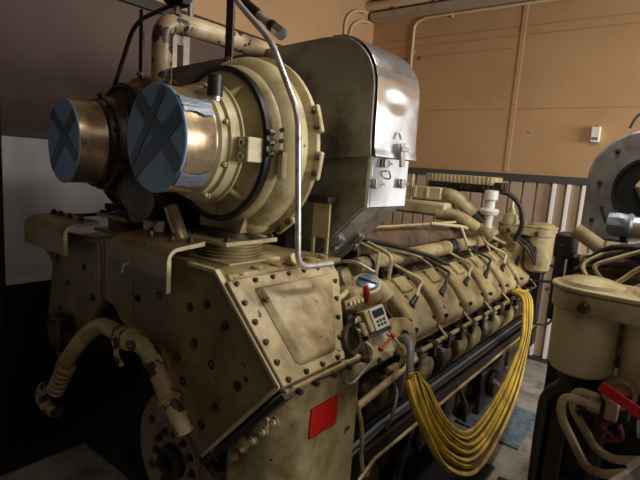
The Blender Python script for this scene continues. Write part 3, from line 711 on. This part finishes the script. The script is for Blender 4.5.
pipe([(-1.40, 2.2, 1.29), (-1.36, 2.7, 1.285), (-1.30, 3.3, 1.285), (-1.22, 3.75, 1.2)], .009, 'creamc')
for y, z in ((2.12, 1.10), (2.28, 1.10), (3.42, 1.10)):
    m = MB(); m.cyl((-1.2, y-.02, z-.04), (-1.2, y-.02, z+.02), .014, seg=6); m.cyl((-1.2, y-.04, z), (-1.2, y+.04, z), .011, seg=6); m.build('pipe_union', M['dark'], E1)

# ---- front accessory group between cover plate and heads
ac = MB(); ac.prism([(1.62, .74), (1.90, .77), (1.95, .98), (1.90, 1.10), (1.66, 1.10), (1.60, .98)], 'x', -1.3, -1.06)
acc = ac.build('accessory_housing', M['creamd'], E1, bevel=.02)
el = MB(); el.tube(spline([(-1.20, 1.74, .98), (-1.13, 1.82, 1.05), (-1.09, 1.87, 1.06), (-1.07, 1.89, 1.02)], 5), .055, 20)
el.lathe((-1.10, 1.80, 1.06), (.3, -.42, .85), [(0, .072), (.05, .070), (.06, .062), (.062, .05)], 28)
elb = el.build('thermostat_elbow', M['creamc'], E1)
cpv = MB(); o_ = V((-1.10, 1.80, 1.06)); ax_ = V((.3, -.42, .85)).normalized(); cpv.lathe(o_+ax_*.06, ax_, [(0, .050), (.012, .048), (.016, .042)], 28); cpv.obox(o_+ax_*.08, (.088, .012, .012), (.9, .3, -.2), ax_)
cpv.build('filler_cap', M['blue'], elb, label='silver-blue filler cap')
fl = MB(); fl.obox((-.955, 1.68, .915), (.03, .17, .17), (1, 0, .55), (0, 1, 0)); fl.obox((-.925, 1.53, .850), (.04, .44, .045), (1, 0, .3), (0, 1, 0))
flo = fl.build('mounting_flange', M['cream'], E1, bevel=.012)
for y, z in ((1.40, .88), (1.47, .90), (1.54, .875), (1.62, .85)):
    MB().hexb((-.905, y, z), (1, 0, .4), .010, .012).build('bolt', M['bolt'], flo)
MB().lathe((-.965, 1.86, .875), (1, -.2, .35), [(0, .085), (.05, .085), (.055, .075), (.055, .03), (.03, .03)], 28).build('end_boss', M['creamd'], E1)
lv = MB(); lv.tube([(-.885, 1.60, .915), (-.878, 1.625, .930), (-.875, 1.655, .950)], .006, 8); lv.ball((-.886, 1.595, .912), .011); lv.ball((-.874, 1.66, .953), .011)
lv.build('red_lever', M['redk'], E1)
kn = MB(); kn.lathe((-1.05, 1.735, 1.035), (-.1, -.12, 1), [(0, .006), (.02, .008), (.035, .013), (.06, .014), (.075, .010), (.079, .004)], 14)
kn.build('red_knob', M['redk'], E1)
lvs = MB(); lvs.box(-1.14, -1.04, 1.50, 1.66, .95, 1.02); lvs.cyl((-1.1, 1.55, 1.0), (-1.0, 1.55, 1.0), .03); lvs.build('solenoid_body', M['dark'], E1, bevel=.008)
tmn = MB(); tmn.obox((-1.03, 1.585, 1.07), (.018, .12, .035), (1, 0, .4), (0, 1, .1)); 
tmo = tmn.build('terminal_strip', M['creamd'], E1, bevel=.003)
for k in range(4):
    MB().cyl((-1.02, 1.545+.027*k, 1.072), (-1.008, 1.545+.027*k, 1.078), .009, seg=10).build('terminal', M['creamc'], tmo)
# speed transmitter box with a display, white face toward the viewer
xs = V((.86, -.30, .42)).normalized(); ys = V((.25, 1, .2)); ys = (ys-xs*ys.dot(xs)).normalized(); zs = xs.cross(ys)
sb = V((-.955, 1.66, 1.005))
sens = MB().obox(sb-xs*.035, (.075, .105, .095), xs, ys).build('governor_sensor', M['cream'], E1, bevel=.006, label='cream sensor box with white face and dark display')
MB().obox(sb+xs*.004+ys*.012, (.008, .078, .092), xs, ys).build('face', M['offw'], sens, bevel=.002)
MB().obox(sb+xs*.009+ys*.012+zs*.020, (.003, .058, .030), xs, ys).build('display', M['disp'], sens)
m = MB()
for i in range(3):
    for j in range(2): m.obox(sb+xs*.0085+ys*(-.006+.018*i)+zs*(-.012-.016*j), (.003, .011, .010), xs, ys)
m.build('keypad', M['black'], sens)
MB().obox(sb-xs*.02-zs*.055-ys*.02, (.07, .13, .014), xs, ys).build('base_strip', M['black'], sens)
for q in (.020, -.022):
    c = sb-xs*.035-ys*.052+zs*q
    mm = MB(); mm.cyl(c, c-ys*.02, .016, seg=8); mm.cyl(c-ys*.02, c-ys*.04, .012, seg=12); mm.build('cable_gland', M['creamc'], sens)
c1 = sb-xs*.035-ys*.09+zs*.020; c2_ = sb-xs*.035-ys*.09-zs*.022
MB().tube(spline([c1, c1-ys*.03+V((.01, 0, .0)), (-.925, 1.40, 1.03), (-.885, 1.335, 1.015), (-.868, 1.33, .97), (-.885, 1.40, .95), (-.91, 1.48, .955), c2_], 6), .0105, 10).build('sensor_cable', M['blkhose'], E1)
MB().tube(spline([(-1.05, 1.52, 1.06), (-1.03, 1.46, 1.02), (-.955, 1.40, 1.03), (-.89, 1.34, 1.005), (-.868, 1.34, .965), (-.885, 1.41, .945)], 6), .013, 10).build('sensor_cable', M['blkhose'], E1)
MB().tube(spline([(-.89, 1.34, 1.0), (-.87, 1.29, .965), (-.855, 1.30, .89), (-.845, 1.34, .865), (-.85, 1.42, .885), (-.86, 1.50, .90)], 6), .006, 8).build('sensor_cable', M['grey'], E1)
MB().tube(spline([(-1.09, 1.50, 1.05), (-1.03, 1.455, 1.09), (-1.02, 1.50, 1.115), (-1.06, 1.58, 1.11)], 6), .011, 10).build('cream_pipe', M['creamc'], E1)
MB().tube(spline([(-1.03, 1.455, 1.09), (-1.0, 1.43, 1.05), (-.985, 1.425, 1.0)], 6), .012, 10).build('cream_pipe', M['creamc'], E1)
MB().tube(spline([(-.90, 1.50, .96), (-.88, 1.52, .93), (-.87, 1.50, .88), (-.865, 1.42, .865)], 6), .006, 8).build('sensor_pipe', M['creamc'], E1)
MB().tube(spline([(-.90, 1.66, .955), (-.88, 1.72, .91), (-.87, 1.76, .84), (-.88, 1.72, .775)], 6), .007, 8).build('sensor_pipe', M['creamc'], E1)
MB().tube(spline([(-.93, 1.80, .70), (-.89, 1.78, .66), (-.87, 1.72, .60), (-.88, 1.70, .53)], 6), .007, 8).build('sensor_pipe', M['grey'], E1)
MB().tube([(-.90, 1.45, .70), (-.90, 1.95, .765)], .016, 10).build('control_shaft', M['creamd'], E1)
MB().tube(spline([(-1.28, 1.70, 1.13), (-1.22, 1.72, 1.18), (-1.14, 1.74, 1.20), (-1.05, 1.77, 1.165)], 5), .008, 8).build('bracket_wire', M['clip'], E1)
m = MB(); m.lathe((-1.20, 1.72, 1.10), (.7, .2, .4), [(0, .06), (.02, .065), (.05, .06)], 24, cap=False); m.build('hose_band', M['clip'], E1)
MB().cyl((-1.25, 1.66, 1.08), (-1.17, 1.76, 1.11), .058, seg=24).build('thermostat_hose', M['cream'], E1)

# ---- valley group at the far end: finned filter block, elbows, white valve
fb = MB()
fb.box(-1.63, -1.13, 3.38, 3.62, 1.555, 1.615)
for k in range(16): fb.box(-1.618+.030*k, -1.602+.030*k, 3.377, 3.39, 1.558, 1.610)
fin = fb.build('fin_block', M['cream'], E1, bevel=.004)
m = MB(); m.box(-1.60, -1.15, 3.37, 3.6, 1.50, 1.555)
for k in range(9): m.cyl((-1.57+.048*k, 3.34, 1.53), (-1.57+.048*k, 3.38, 1.53), .018, seg=10)
m.build('valve_row', M['dark'], fin)
m = MB(); m.box(-1.80, -1.46, 3.30, 3.6, 1.425, 1.515); m.box(-1.70, -1.685, 3.29, 3.31, 1.36, 1.60)
for k in range(3): m.box(-1.78+.1*k, -1.75+.1*k, 3.285, 3.3, 1.43, 1.51)
m.build('upper_manifold', M['creamc'], E1, bevel=.012)
m = MB(); m.box(-1.78, -1.38, 3.22, 3.5, 1.31, 1.41); m.build('lower_manifold', M['creamc'], E1, bevel=.02)
ep = MB().tube(fillet([(-1.52, 3.36, 1.47), (-1.38, 3.36, 1.47), (-1.20, 3.40, 1.31), (-1.10, 3.45, 1.20)], .10), .05, 18).build('elbow_pipe', M['cream'], E1)
MB().cyl((-1.235, 3.39, 1.34), (-1.175, 3.41, 1.285), .060, seg=20).build('hose_sleeve', M['black'], ep)
MB().tube(fillet([(-1.45, 3.25, 1.33), (-1.30, 3.27, 1.33), (-1.18, 3.34, 1.25)], .08), .045, 16).build('elbow_pipe', M['creamd'], E1)
m = MB(); m.lathe((-1.13, 3.40, 1.26), (0, 0, 1), [(0, .03), (.09, .035), (.095, .06), (.12, .07), (.135, .06), (.14, .035), (.19, .036), (.20, .05), (.26, .05), (.265, .03)], 24)
m.build('white_valve', M['offw'], E1)
m = MB(); m.box(-1.13, -1.05, 3.44, 3.5, 1.53, 1.58); m.cyl((-1.09, 3.42, 1.555), (-1.06, 3.42, 1.555), .025); m.build('valve_actuator', M['dark'], E1, bevel=.006)
MB().tube(spline([(-1.10, 3.45, 1.52), (-1.02, 3.47, 1.50), (-.95, 3.50, 1.42), (-.93, 3.52, 1.30), (-.97, 3.55, 1.18)], 7), .018, 10).build('vent_hose', M['blkhose'], E1)
m = MB(); m.lathe((-1.02, 3.55, 1.28), (0, 0, 1), [(0, .03), (.03, .05), (.08, .05), (.085, .035), (.14, .012), (.2, .012)], 20); m.build('sight_glass', M['creamc'], E1)
m = MB(); m.box(-1.20, -.98, 3.95, 4.15, .95, 1.12); m.cyl((-1.0, 4.02, 1.08), (-.9, 4.02, 1.06), .05); m.cyl((-.95, 4.05, .95), (-.82, 3.9, .93), .02); m.build('fuel_pump', M['dark'], E1, bevel=.015)
for k in range(4):
    MB().tube(spline([(-1.05, 3.7+.06*k, 1.2), (-.94, 3.72+.05*k, 1.12+.02*k), (-.88, 3.8, 1.0+.03*k), (-.9, 3.9, .9)], 5), .010, 8).build('dark_hose', M['blkhose'], E1)
# twin filter at the far end
def twin(x0, y0, z0, s, par, mt, cap_m, ht=1.):
    "two canisters side by side along x under one cast head"
    r = .085*s; dx = .176*s
    hp = []
    for k in range(13):
        a = PI/2+PI*k/12; hp.append((x0+r*1.12*math.cos(a), y0+r*1.12*math.sin(a)))
    for k in range(13):
        a = -PI/2+PI*k/12; hp.append((x0+dx+r*1.12*math.cos(a), y0+r*1.12*math.sin(a)))
    h = MB().prism(hp, 'z', z0, z0+.055*s).build('filter_head', M[cap_m], par, bevel=.006*s)
    MB().prism([((x-x0-dx/2)*1.03+x0+dx/2, (y-y0)*1.05+y0) for x, y in hp], 'z', z0+.055*s, z0+.068*s).build('lid', M[cap_m], h, bevel=.004*s)
    for k in (0, 1):
        MB().lathe((x0+dx*k, y0, z0+.066*s), (0, 0, 1), [(0, r*1.0), (.012*s, r*.9), (.022*s, r*.5), (.025*s, .002)], 32).build('dome', M[cap_m], h)
        MB().lathe((x0+dx*k, y0, z0), (0, 0, -1), [(0, r*1.02), (.20*s*ht, r*.98), (.22*s*ht, r*.9), (.235*s*ht, r*.6), (.237*s*ht, .002)], 36).build('canister', M[mt], h)
        MB().lathe((x0+dx*k, y0-r*1.1, z0+.02*s), (0, -1, 0), [(0, .015*s), (.008*s, .015*s), (.012*s, .010*s)], 14).build('plug', M['bolt'], h)
    return h
twin(-1.09, 3.9, 1.20, 1.16, E1, 'cream', 'cream')
MB().box(-1.12, -.86, 3.98, 4.1, .3, 1.0).build('filter_bracket', M['dark'], E1, bevel=.01)
MB().tube(spline([(-.85, 3.9, 1.0), (-.74, 3.9, .98), (-.70, 3.92, .96)], 4), .012, 8).build('drain_cock', M['maroon'], E1)
MB().tube(spline([(-.9, 3.9, .85), (-.76, 3.92, .86), (-.72, 3.95, .83), (-.80, 3.9, .80)], 5), .012, 8).build('dark_hose', M['black'], E1)
MB().tube(spline([(-.78, 3.9, .78), (-.70, 3.95, .70), (-.76, 4.0, .52), (-.85, 3.95, .50)], 5), .009, 8).build('dark_hose', M['black'], E1)
# little scrap of air hose above
ah = thing('air_hose', 'black air hose with bright steel end fitting hanging from above near the left wall', 'hose', (-1.76, 1.6, 2.33))
MB().tube(spline([(-1.95, 1.6, 2.9), (-1.88, 1.6, 2.55), (-1.79, 1.6, 2.36), (-1.66, 1.6, 2.255)], 6), .022, 12).build('hose_body', M['blkhose'], ah)
MB().cyl((-1.67, 1.6, 2.262), (-1.585, 1.6, 2.205), .020, seg=16).build('ferrule', M['chrome'], ah)
MB().cyl((-1.585, 1.6, 2.205), (-1.555, 1.6, 2.185), .026, seg=12).build('seal', M['black'], ah)
MB().cyl((-1.555, 1.6, 2.185), (-1.51, 1.6, 2.155), .028, seg=6).build('nut', M['bright'], ah)

# ==================================================================== sling and shackle
sh = thing('shackle', 'grey steel shackle holding the yellow sling against the engine side', 'shackle', (-.86, 1.72, .93))
MB().tube(spline([(-.93, 1.82, .885), (-.88, 1.79, .91), (-.83, 1.74, .895), (-.80, 1.69, .84), (-.78, 1.665, .77), (-.79, 1.64, .73)], 6), [.012]*6+[.019]*6+[.016]*19, 12).build('bow', M['grey'], sh)
MB().ball((-.885, 1.79, .905), .022, (1, 1, 1)).build('eye', M['grey'], sh)
slg = thing('lifting_sling', 'bundled yellow lifting sling looping from the shackle down and up the engine side', 'sling', (-.74, 2.3, .2))
for k in range(7):
    o = (k-3)*.024; q = random.uniform(-.012, .012)
    pts = [(-.775+.006*(k % 2), 1.66+.010*(k-3), .83-.01*abs(k-3)), (-.735-o*.2, 1.67+o*1.1, .74), (-.71-o*.3, 1.75+o*1.3+q, .60+abs(o)*.3), (-.70-o*.3, 1.95+o*1.0, .42+o*.6+q),
           (-.70-o*.4, 2.26+o*.2, .25+o*1.1), (-.72-o*.4, 2.63-o*.5, .22+o*.9-q), (-.74-o*.3, 3.02-o*.9+q, .33+o*.5), (-.76, 3.29-o*1.0, .56), (-.79, 3.39-o*1.1-q, .72), (-.825, 3.43-o*.9, .815), (-.90, 3.44-o*.7, .835)]
    sgm = MB().tube(spline(pts, 8), .012, 10, rw=.022).build('strand', M['yel'], slg)
    if k in (1, 3, 5):
        pp = [V(p)+V((.010, -.004, .006)) for p in pts]
        MB().tube(spline(pp, 8), .0035, 6, rw=.012).build('dark_stripe', M['stripe'], sgm)

# ==================================================================== ENGINE 2 (right edge of the picture)
E2 = thing('diesel_engine', 'second cream diesel engine at the right edge, twin filter and black hoses nearest', 'engine', (.35, 2.3, 0))
E2['label'] = 'second diesel engine cut off by the right edge, with a twin cream filter in front'
b = MB(); b.prism([(-.12, .08), (.9, .08), (1.05, .5), (1.05, 1.1), (.5, 1.35), (.15, 1.32), (-.20, 1.02), (-.16, .6)], 'y', 1.78, 3.0)
b.build('crankcase', M['dark'], E2, bevel=.02)
MB().box(-.62, .95, 1.2, 2.55, .0, .014).build('floor_shade_sheet', M['cab'], E2, bevel=.006)  # second black sheet, painted shade on the floor below this engine
tw = twin(-.19, 1.5, 1.262, 1.0, E2, 'creamc', 'cream', .80)
m = MB(); m.box(-.20, .30, 1.5, 1.62, .96, 1.08); m.cyl((-.19, 1.5, 1.08), (-.19, 1.5, 1.02), .05); m.cyl((-.014, 1.5, 1.08), (-.014, 1.5, 1.02), .05); m.box(-.10, -.05, 1.42, 1.5, 1.0, 1.075); m.box(-.26, -.21, 1.58, 1.64, .1, 1.0); m.box(-.30, -.12, 1.66, 1.70, .25, .92); m.box(-.15, -.11, 1.6, 1.66, .1, 1.02); m.box(.10, .2, 1.5, 1.6, .2, 1.0); m.box(-.26, .3, 1.62, 1.68, .55, .66); m.box(-.26, .3, 1.6, 1.68, .1, .2)
m.build('mounting_frame', M['dark'], E2, bevel=.008)
MB().tube(spline([(-.14, 1.54, .985), (-.22, 1.56, 1.0), (-.272, 1.58, .95), (-.285, 1.6, .86), (-.285, 1.62, .60), (-.28, 1.64, .3)], 6), .018, 12).build('drain_hose', M['black'], E2)
MB().tube(spline([(-.20, 1.56, 1.0), (-.245, 1.58, 1.03), (-.255, 1.60, 1.15), (-.25, 1.62, 1.22)], 6), .014, 10).build('drain_hose', M['black'], E2)
vl = MB().lathe((-.085, 1.43, 1.075), (.25, -.9, .15), [(-.05, .034), (0, .034), (.012, .040), (.024, .040), (.024, .028), (.01, .026)], 24).build('ball_valve', M['bronze'], E2)
MB().obox((-.060, 1.365, 1.075), (.135, .026, .006), (1, -.15, -.38), (.3, .2, .7)).build('red_handle', M['redk'], vl, bevel=.002)
MB().obox((-.09, 1.40, 1.035), (.03, .03, .05), (1, 0, 0), (0, 1, 0)).build('body', M['bronze'], vl, bevel=.004)
m = MB(); m.cyl((-.145, 1.395, 1.035), (-.115, 1.395, 1.033), .017, seg=6); m.build('union_nut', M['cream'], E2)
pipe([(-.14, 1.395, 1.035), (-.205, 1.40, 1.035), (-.205, 1.395, .98), (-.125, 1.385, .865), (-.085, 1.37, .87), (.02, 1.33, .95)], .0115, 'cream', 'oil_pipe', .04, E2)
pipe([(-.12, 1.43, 1.045), (-.185, 1.44, 1.045), (-.185, 1.44, .99), (-.11, 1.42, .905), (-.07, 1.41, .90), (.04, 1.38, .96)], .011, 'cream', 'oil_pipe', .04, E2)
m = MB(); m.cyl((-.075, 1.28, .86), (.03, 1.33, .985), .022, seg=14); m.build('braided_hose', M['chrome'], E2)
m = MB(); m.cyl((-.015, 1.31, .93), (.01, 1.32, .965), .028, seg=6); m.cyl((-.03, 1.37, 1.02), (.03, 1.37, 1.03), .022, seg=6); m.build('hose_nut', M['clip'], E2)
m = MB(); m.tube(spline([(-.08, 1.42, 1.0), (-.11, 1.43, .97), (-.07, 1.42, .95), (-.10, 1.43, .935), (-.06, 1.42, .96), (-.07, 1.41, 1.0)], 5), .0055, 8); m.build('red_wire', M['redw'], E2)
# sloping head bank behind the filters with cream pipes
m = MB(); m.prism([(-.34, 1.10), (-.30, 1.22), (.05, 1.42), (.3, 1.42), (.3, 1.1)], 'y', 1.85, 2.75); m.build('cylinder_bank', M['creamo'], E2, bevel=.02)
for k in range(4):
    y = 1.95+.22*k
    MB().tube([(-.30, y, 1.23), (-.05, y, 1.395)], .045, 12).build('valve_cover', M['creamo'], E2)
pipe([(-.24, 1.80, 1.29), (-.28, 1.85, 1.33), (-.20, 1.9, 1.39), (.1, 1.95, 1.52)], .0075, 'creamd', 'fuel_pipe', .04, E2)
pipe([(-.20, 1.78, 1.30), (-.24, 1.80, 1.34), (-.12, 1.85, 1.40), (.12, 1.9, 1.51)], .0075, 'creamd', 'fuel_pipe', .04, E2)
pipe([(-.16, 1.72, 1.30), (-.10, 1.74, 1.37), (.1, 1.78, 1.46)], .0075, 'creamd', 'fuel_pipe', .04, E2)
pipe([(-.28, 2.0, 1.29), (-.31, 2.0, 1.34), (-.22, 2.02, 1.36), (-.05, 2.05, 1.44), (.1, 2.05, 1.49)], .008, 'creamd', 'fuel_pipe', .04, E2)
pipe([(-.1, 1.68, 1.31), (-.02, 1.70, 1.37), (.1, 1.7, 1.40)], .009, 'creamd', 'fuel_pipe', .04, E2)
for dz in (0, .03, .06):
    MB().tube(spline([(-.30, 1.9+dz, 1.30), (-.2, 1.88, 1.34+dz), (0, 1.86, 1.36+dz), (.2, 1.85, 1.40+dz)], 4), .010, 8).build('dark_hose', M['blkhose'], E2)
MB().cyl((-.37, 2.2, 1.42), (-.27, 2.2, 1.36), .030, seg=20).build('coolant_stub', M['cream'], E2)
m = MB(); m.box(-.46, -.38, 2.28, 2.40, 1.28, 1.39); m.cyl((-.43, 2.3, 1.0), (-.43, 2.3, 1.35), .022); m.cyl((-.38, 2.35, 1.05), (-.38, 2.35, 1.3), .03); m.box(-.42, -.3, 2.3, 2.5, .3, 1.2)
m.build('side_valves', M['dark'], E2, bevel=.012)
MB().tube(spline([(-.30, 2.3, 1.52), (-.27, 2.28, 1.46), (-.22, 2.25, 1.44), (-.2, 2.2, 1.40)], 5), .012, 8).build('dark_hose', M['black'], E2)
# its turbo shroud and capped pipes
shp = [(.5, 1.36), (.5, 1.86), (-.18, 1.86)]
for k in range(1, 9):
    a = PI/2+PI/2*k/8; shp.append((-.18+.225*math.cos(a), 1.635+.225*math.sin(a)))
shp += [(-.405, 1.40), (-.34, 1.36)]
s2 = MB().prism(shp, 'y', 2.5, 2.9).build('heat_shield', M['shroud'], E2, bevel=.012, ang=30, label='grey rounded steel turbo shroud')
MB().lathe((-.16, 2.5, 1.60), (0, -1, 0), [(-.01, .140), (.012, .140), (.012, .128), (-.0, .124), (.003, .02)], 40).build('turbine_opening', M['black'], s2)
m = MB(); m.lathe((-.155, 2.47, 1.61), (0, -1, 0), [(-.03, .06), (.0, .06), (.03, .04), (.03, .025), (.01, .02)], 6); m.build('turbine_hub', M['creamc'], E2, bevel=.004)
for p in ((-.35, 1.62), (-.36, 1.45), (-.30, 1.76)):
    MB().hexb((p[0], 2.499, p[1]), (0, -1, 0), .008, .008).build('bolt', M['bolt'], s2)
fp = MB().cyl((-.20, 2.2, 1.455), (.25, 2.2, 1.46), .040, seg=20).build('capped_pipe', M['chrome'], E2, label='silver pipe with taped end')
MB().lathe((-.262, 2.2, 1.458), (1, 0, 0), [(0, .03), (.004, .044), (.04, .048), (.065, .045), (.08, .051), (.09, .041)], 9).build('taped_end', M['duct'], fp)
MB().cyl((-.16, 2.0, 1.375), (.2, 2.0, 1.40), .05, seg=20).build('black_duct', M['black'], E2)
MB().cyl((-.10, 1.98, 1.352), (.2, 1.98, 1.372), .053, seg=20).build('silver_duct', M['chrome'], E2)
MB().tube(spline([(-.27, 2.5, 1.86), (-.24, 2.5, 1.92), (-.16, 2.5, 1.94), (-.05, 2.5, 1.90)], 6), .006, 8).build('lifting_wire', M['rail'], E2)

# ------------------------------------------------------------------ lights and camera
def area(name, loc, aim, sx, sy, power, col):
    d = bpy.data.lights.new(name, 'AREA'); d.shape = 'RECTANGLE'; d.size = sx; d.size_y = sy; d.energy = power; d.color = col
    o = bpy.data.objects.new(name, d); COL.objects.link(o); o.location = loc
    o.rotation_euler = (V(aim)-V(loc)).to_track_quat('-Z', 'Y').to_euler(); return o
area('window_daylight', (3.27, 3.1, 2.1), (-1, 3.1, 1.7), 2.5, 1.5, 200, (1, .98, .95))
area('window_daylight', (.95, YW+.02, 1.72), (.95, 0, 1.72), 1.7, 1.45, 14, (1, .98, .95))
area('ceiling_lamp', (-.3, 2.2, 3.2), (-.3, 2.2, 0), .25, 1.3, 34, (1, .92, .81))
area('ceiling_lamp', (.5, .2, 3.2), (.5, .2, 0), .25, 1.3, 7, (1, .93, .84))
w = bpy.data.worlds.new('World'); S.world = w; w.use_nodes = True
w.node_tree.nodes['Background'].inputs[0].default_value = (.75, .72, .7, 1); w.node_tree.nodes['Background'].inputs[1].default_value = .03

pitch, roll, yaw = math.radians(8.6), math.radians(4.0), math.radians(37.5)
fhd = V((-math.sin(yaw), math.cos(yaw), 0)); rh = V((math.cos(yaw), math.sin(yaw), 0)); up = V((0, 0, 1))
fw = fhd*math.cos(pitch)-up*math.sin(pitch); u0 = fhd*math.sin(pitch)+up*math.cos(pitch)
R = rh*math.cos(roll)+u0*math.sin(roll); U = -rh*math.sin(roll)+u0*math.cos(roll)
cam = bpy.data.cameras.new('camera'); cam.sensor_width = 36; cam.lens = 27; cam.clip_start = .02
co = bpy.data.objects.new('camera', cam); COL.objects.link(co)
mx = Matrix((R, U, -fw)).transposed().to_4x4(); mx.translation = V((0, 0, 1.6)); co.matrix_world = mx
S.camera = co
S.view_settings.view_transform = 'Standard'; S.view_settings.look = 'None'; S.view_settings.exposure = 0; S.view_settings.gamma = 1
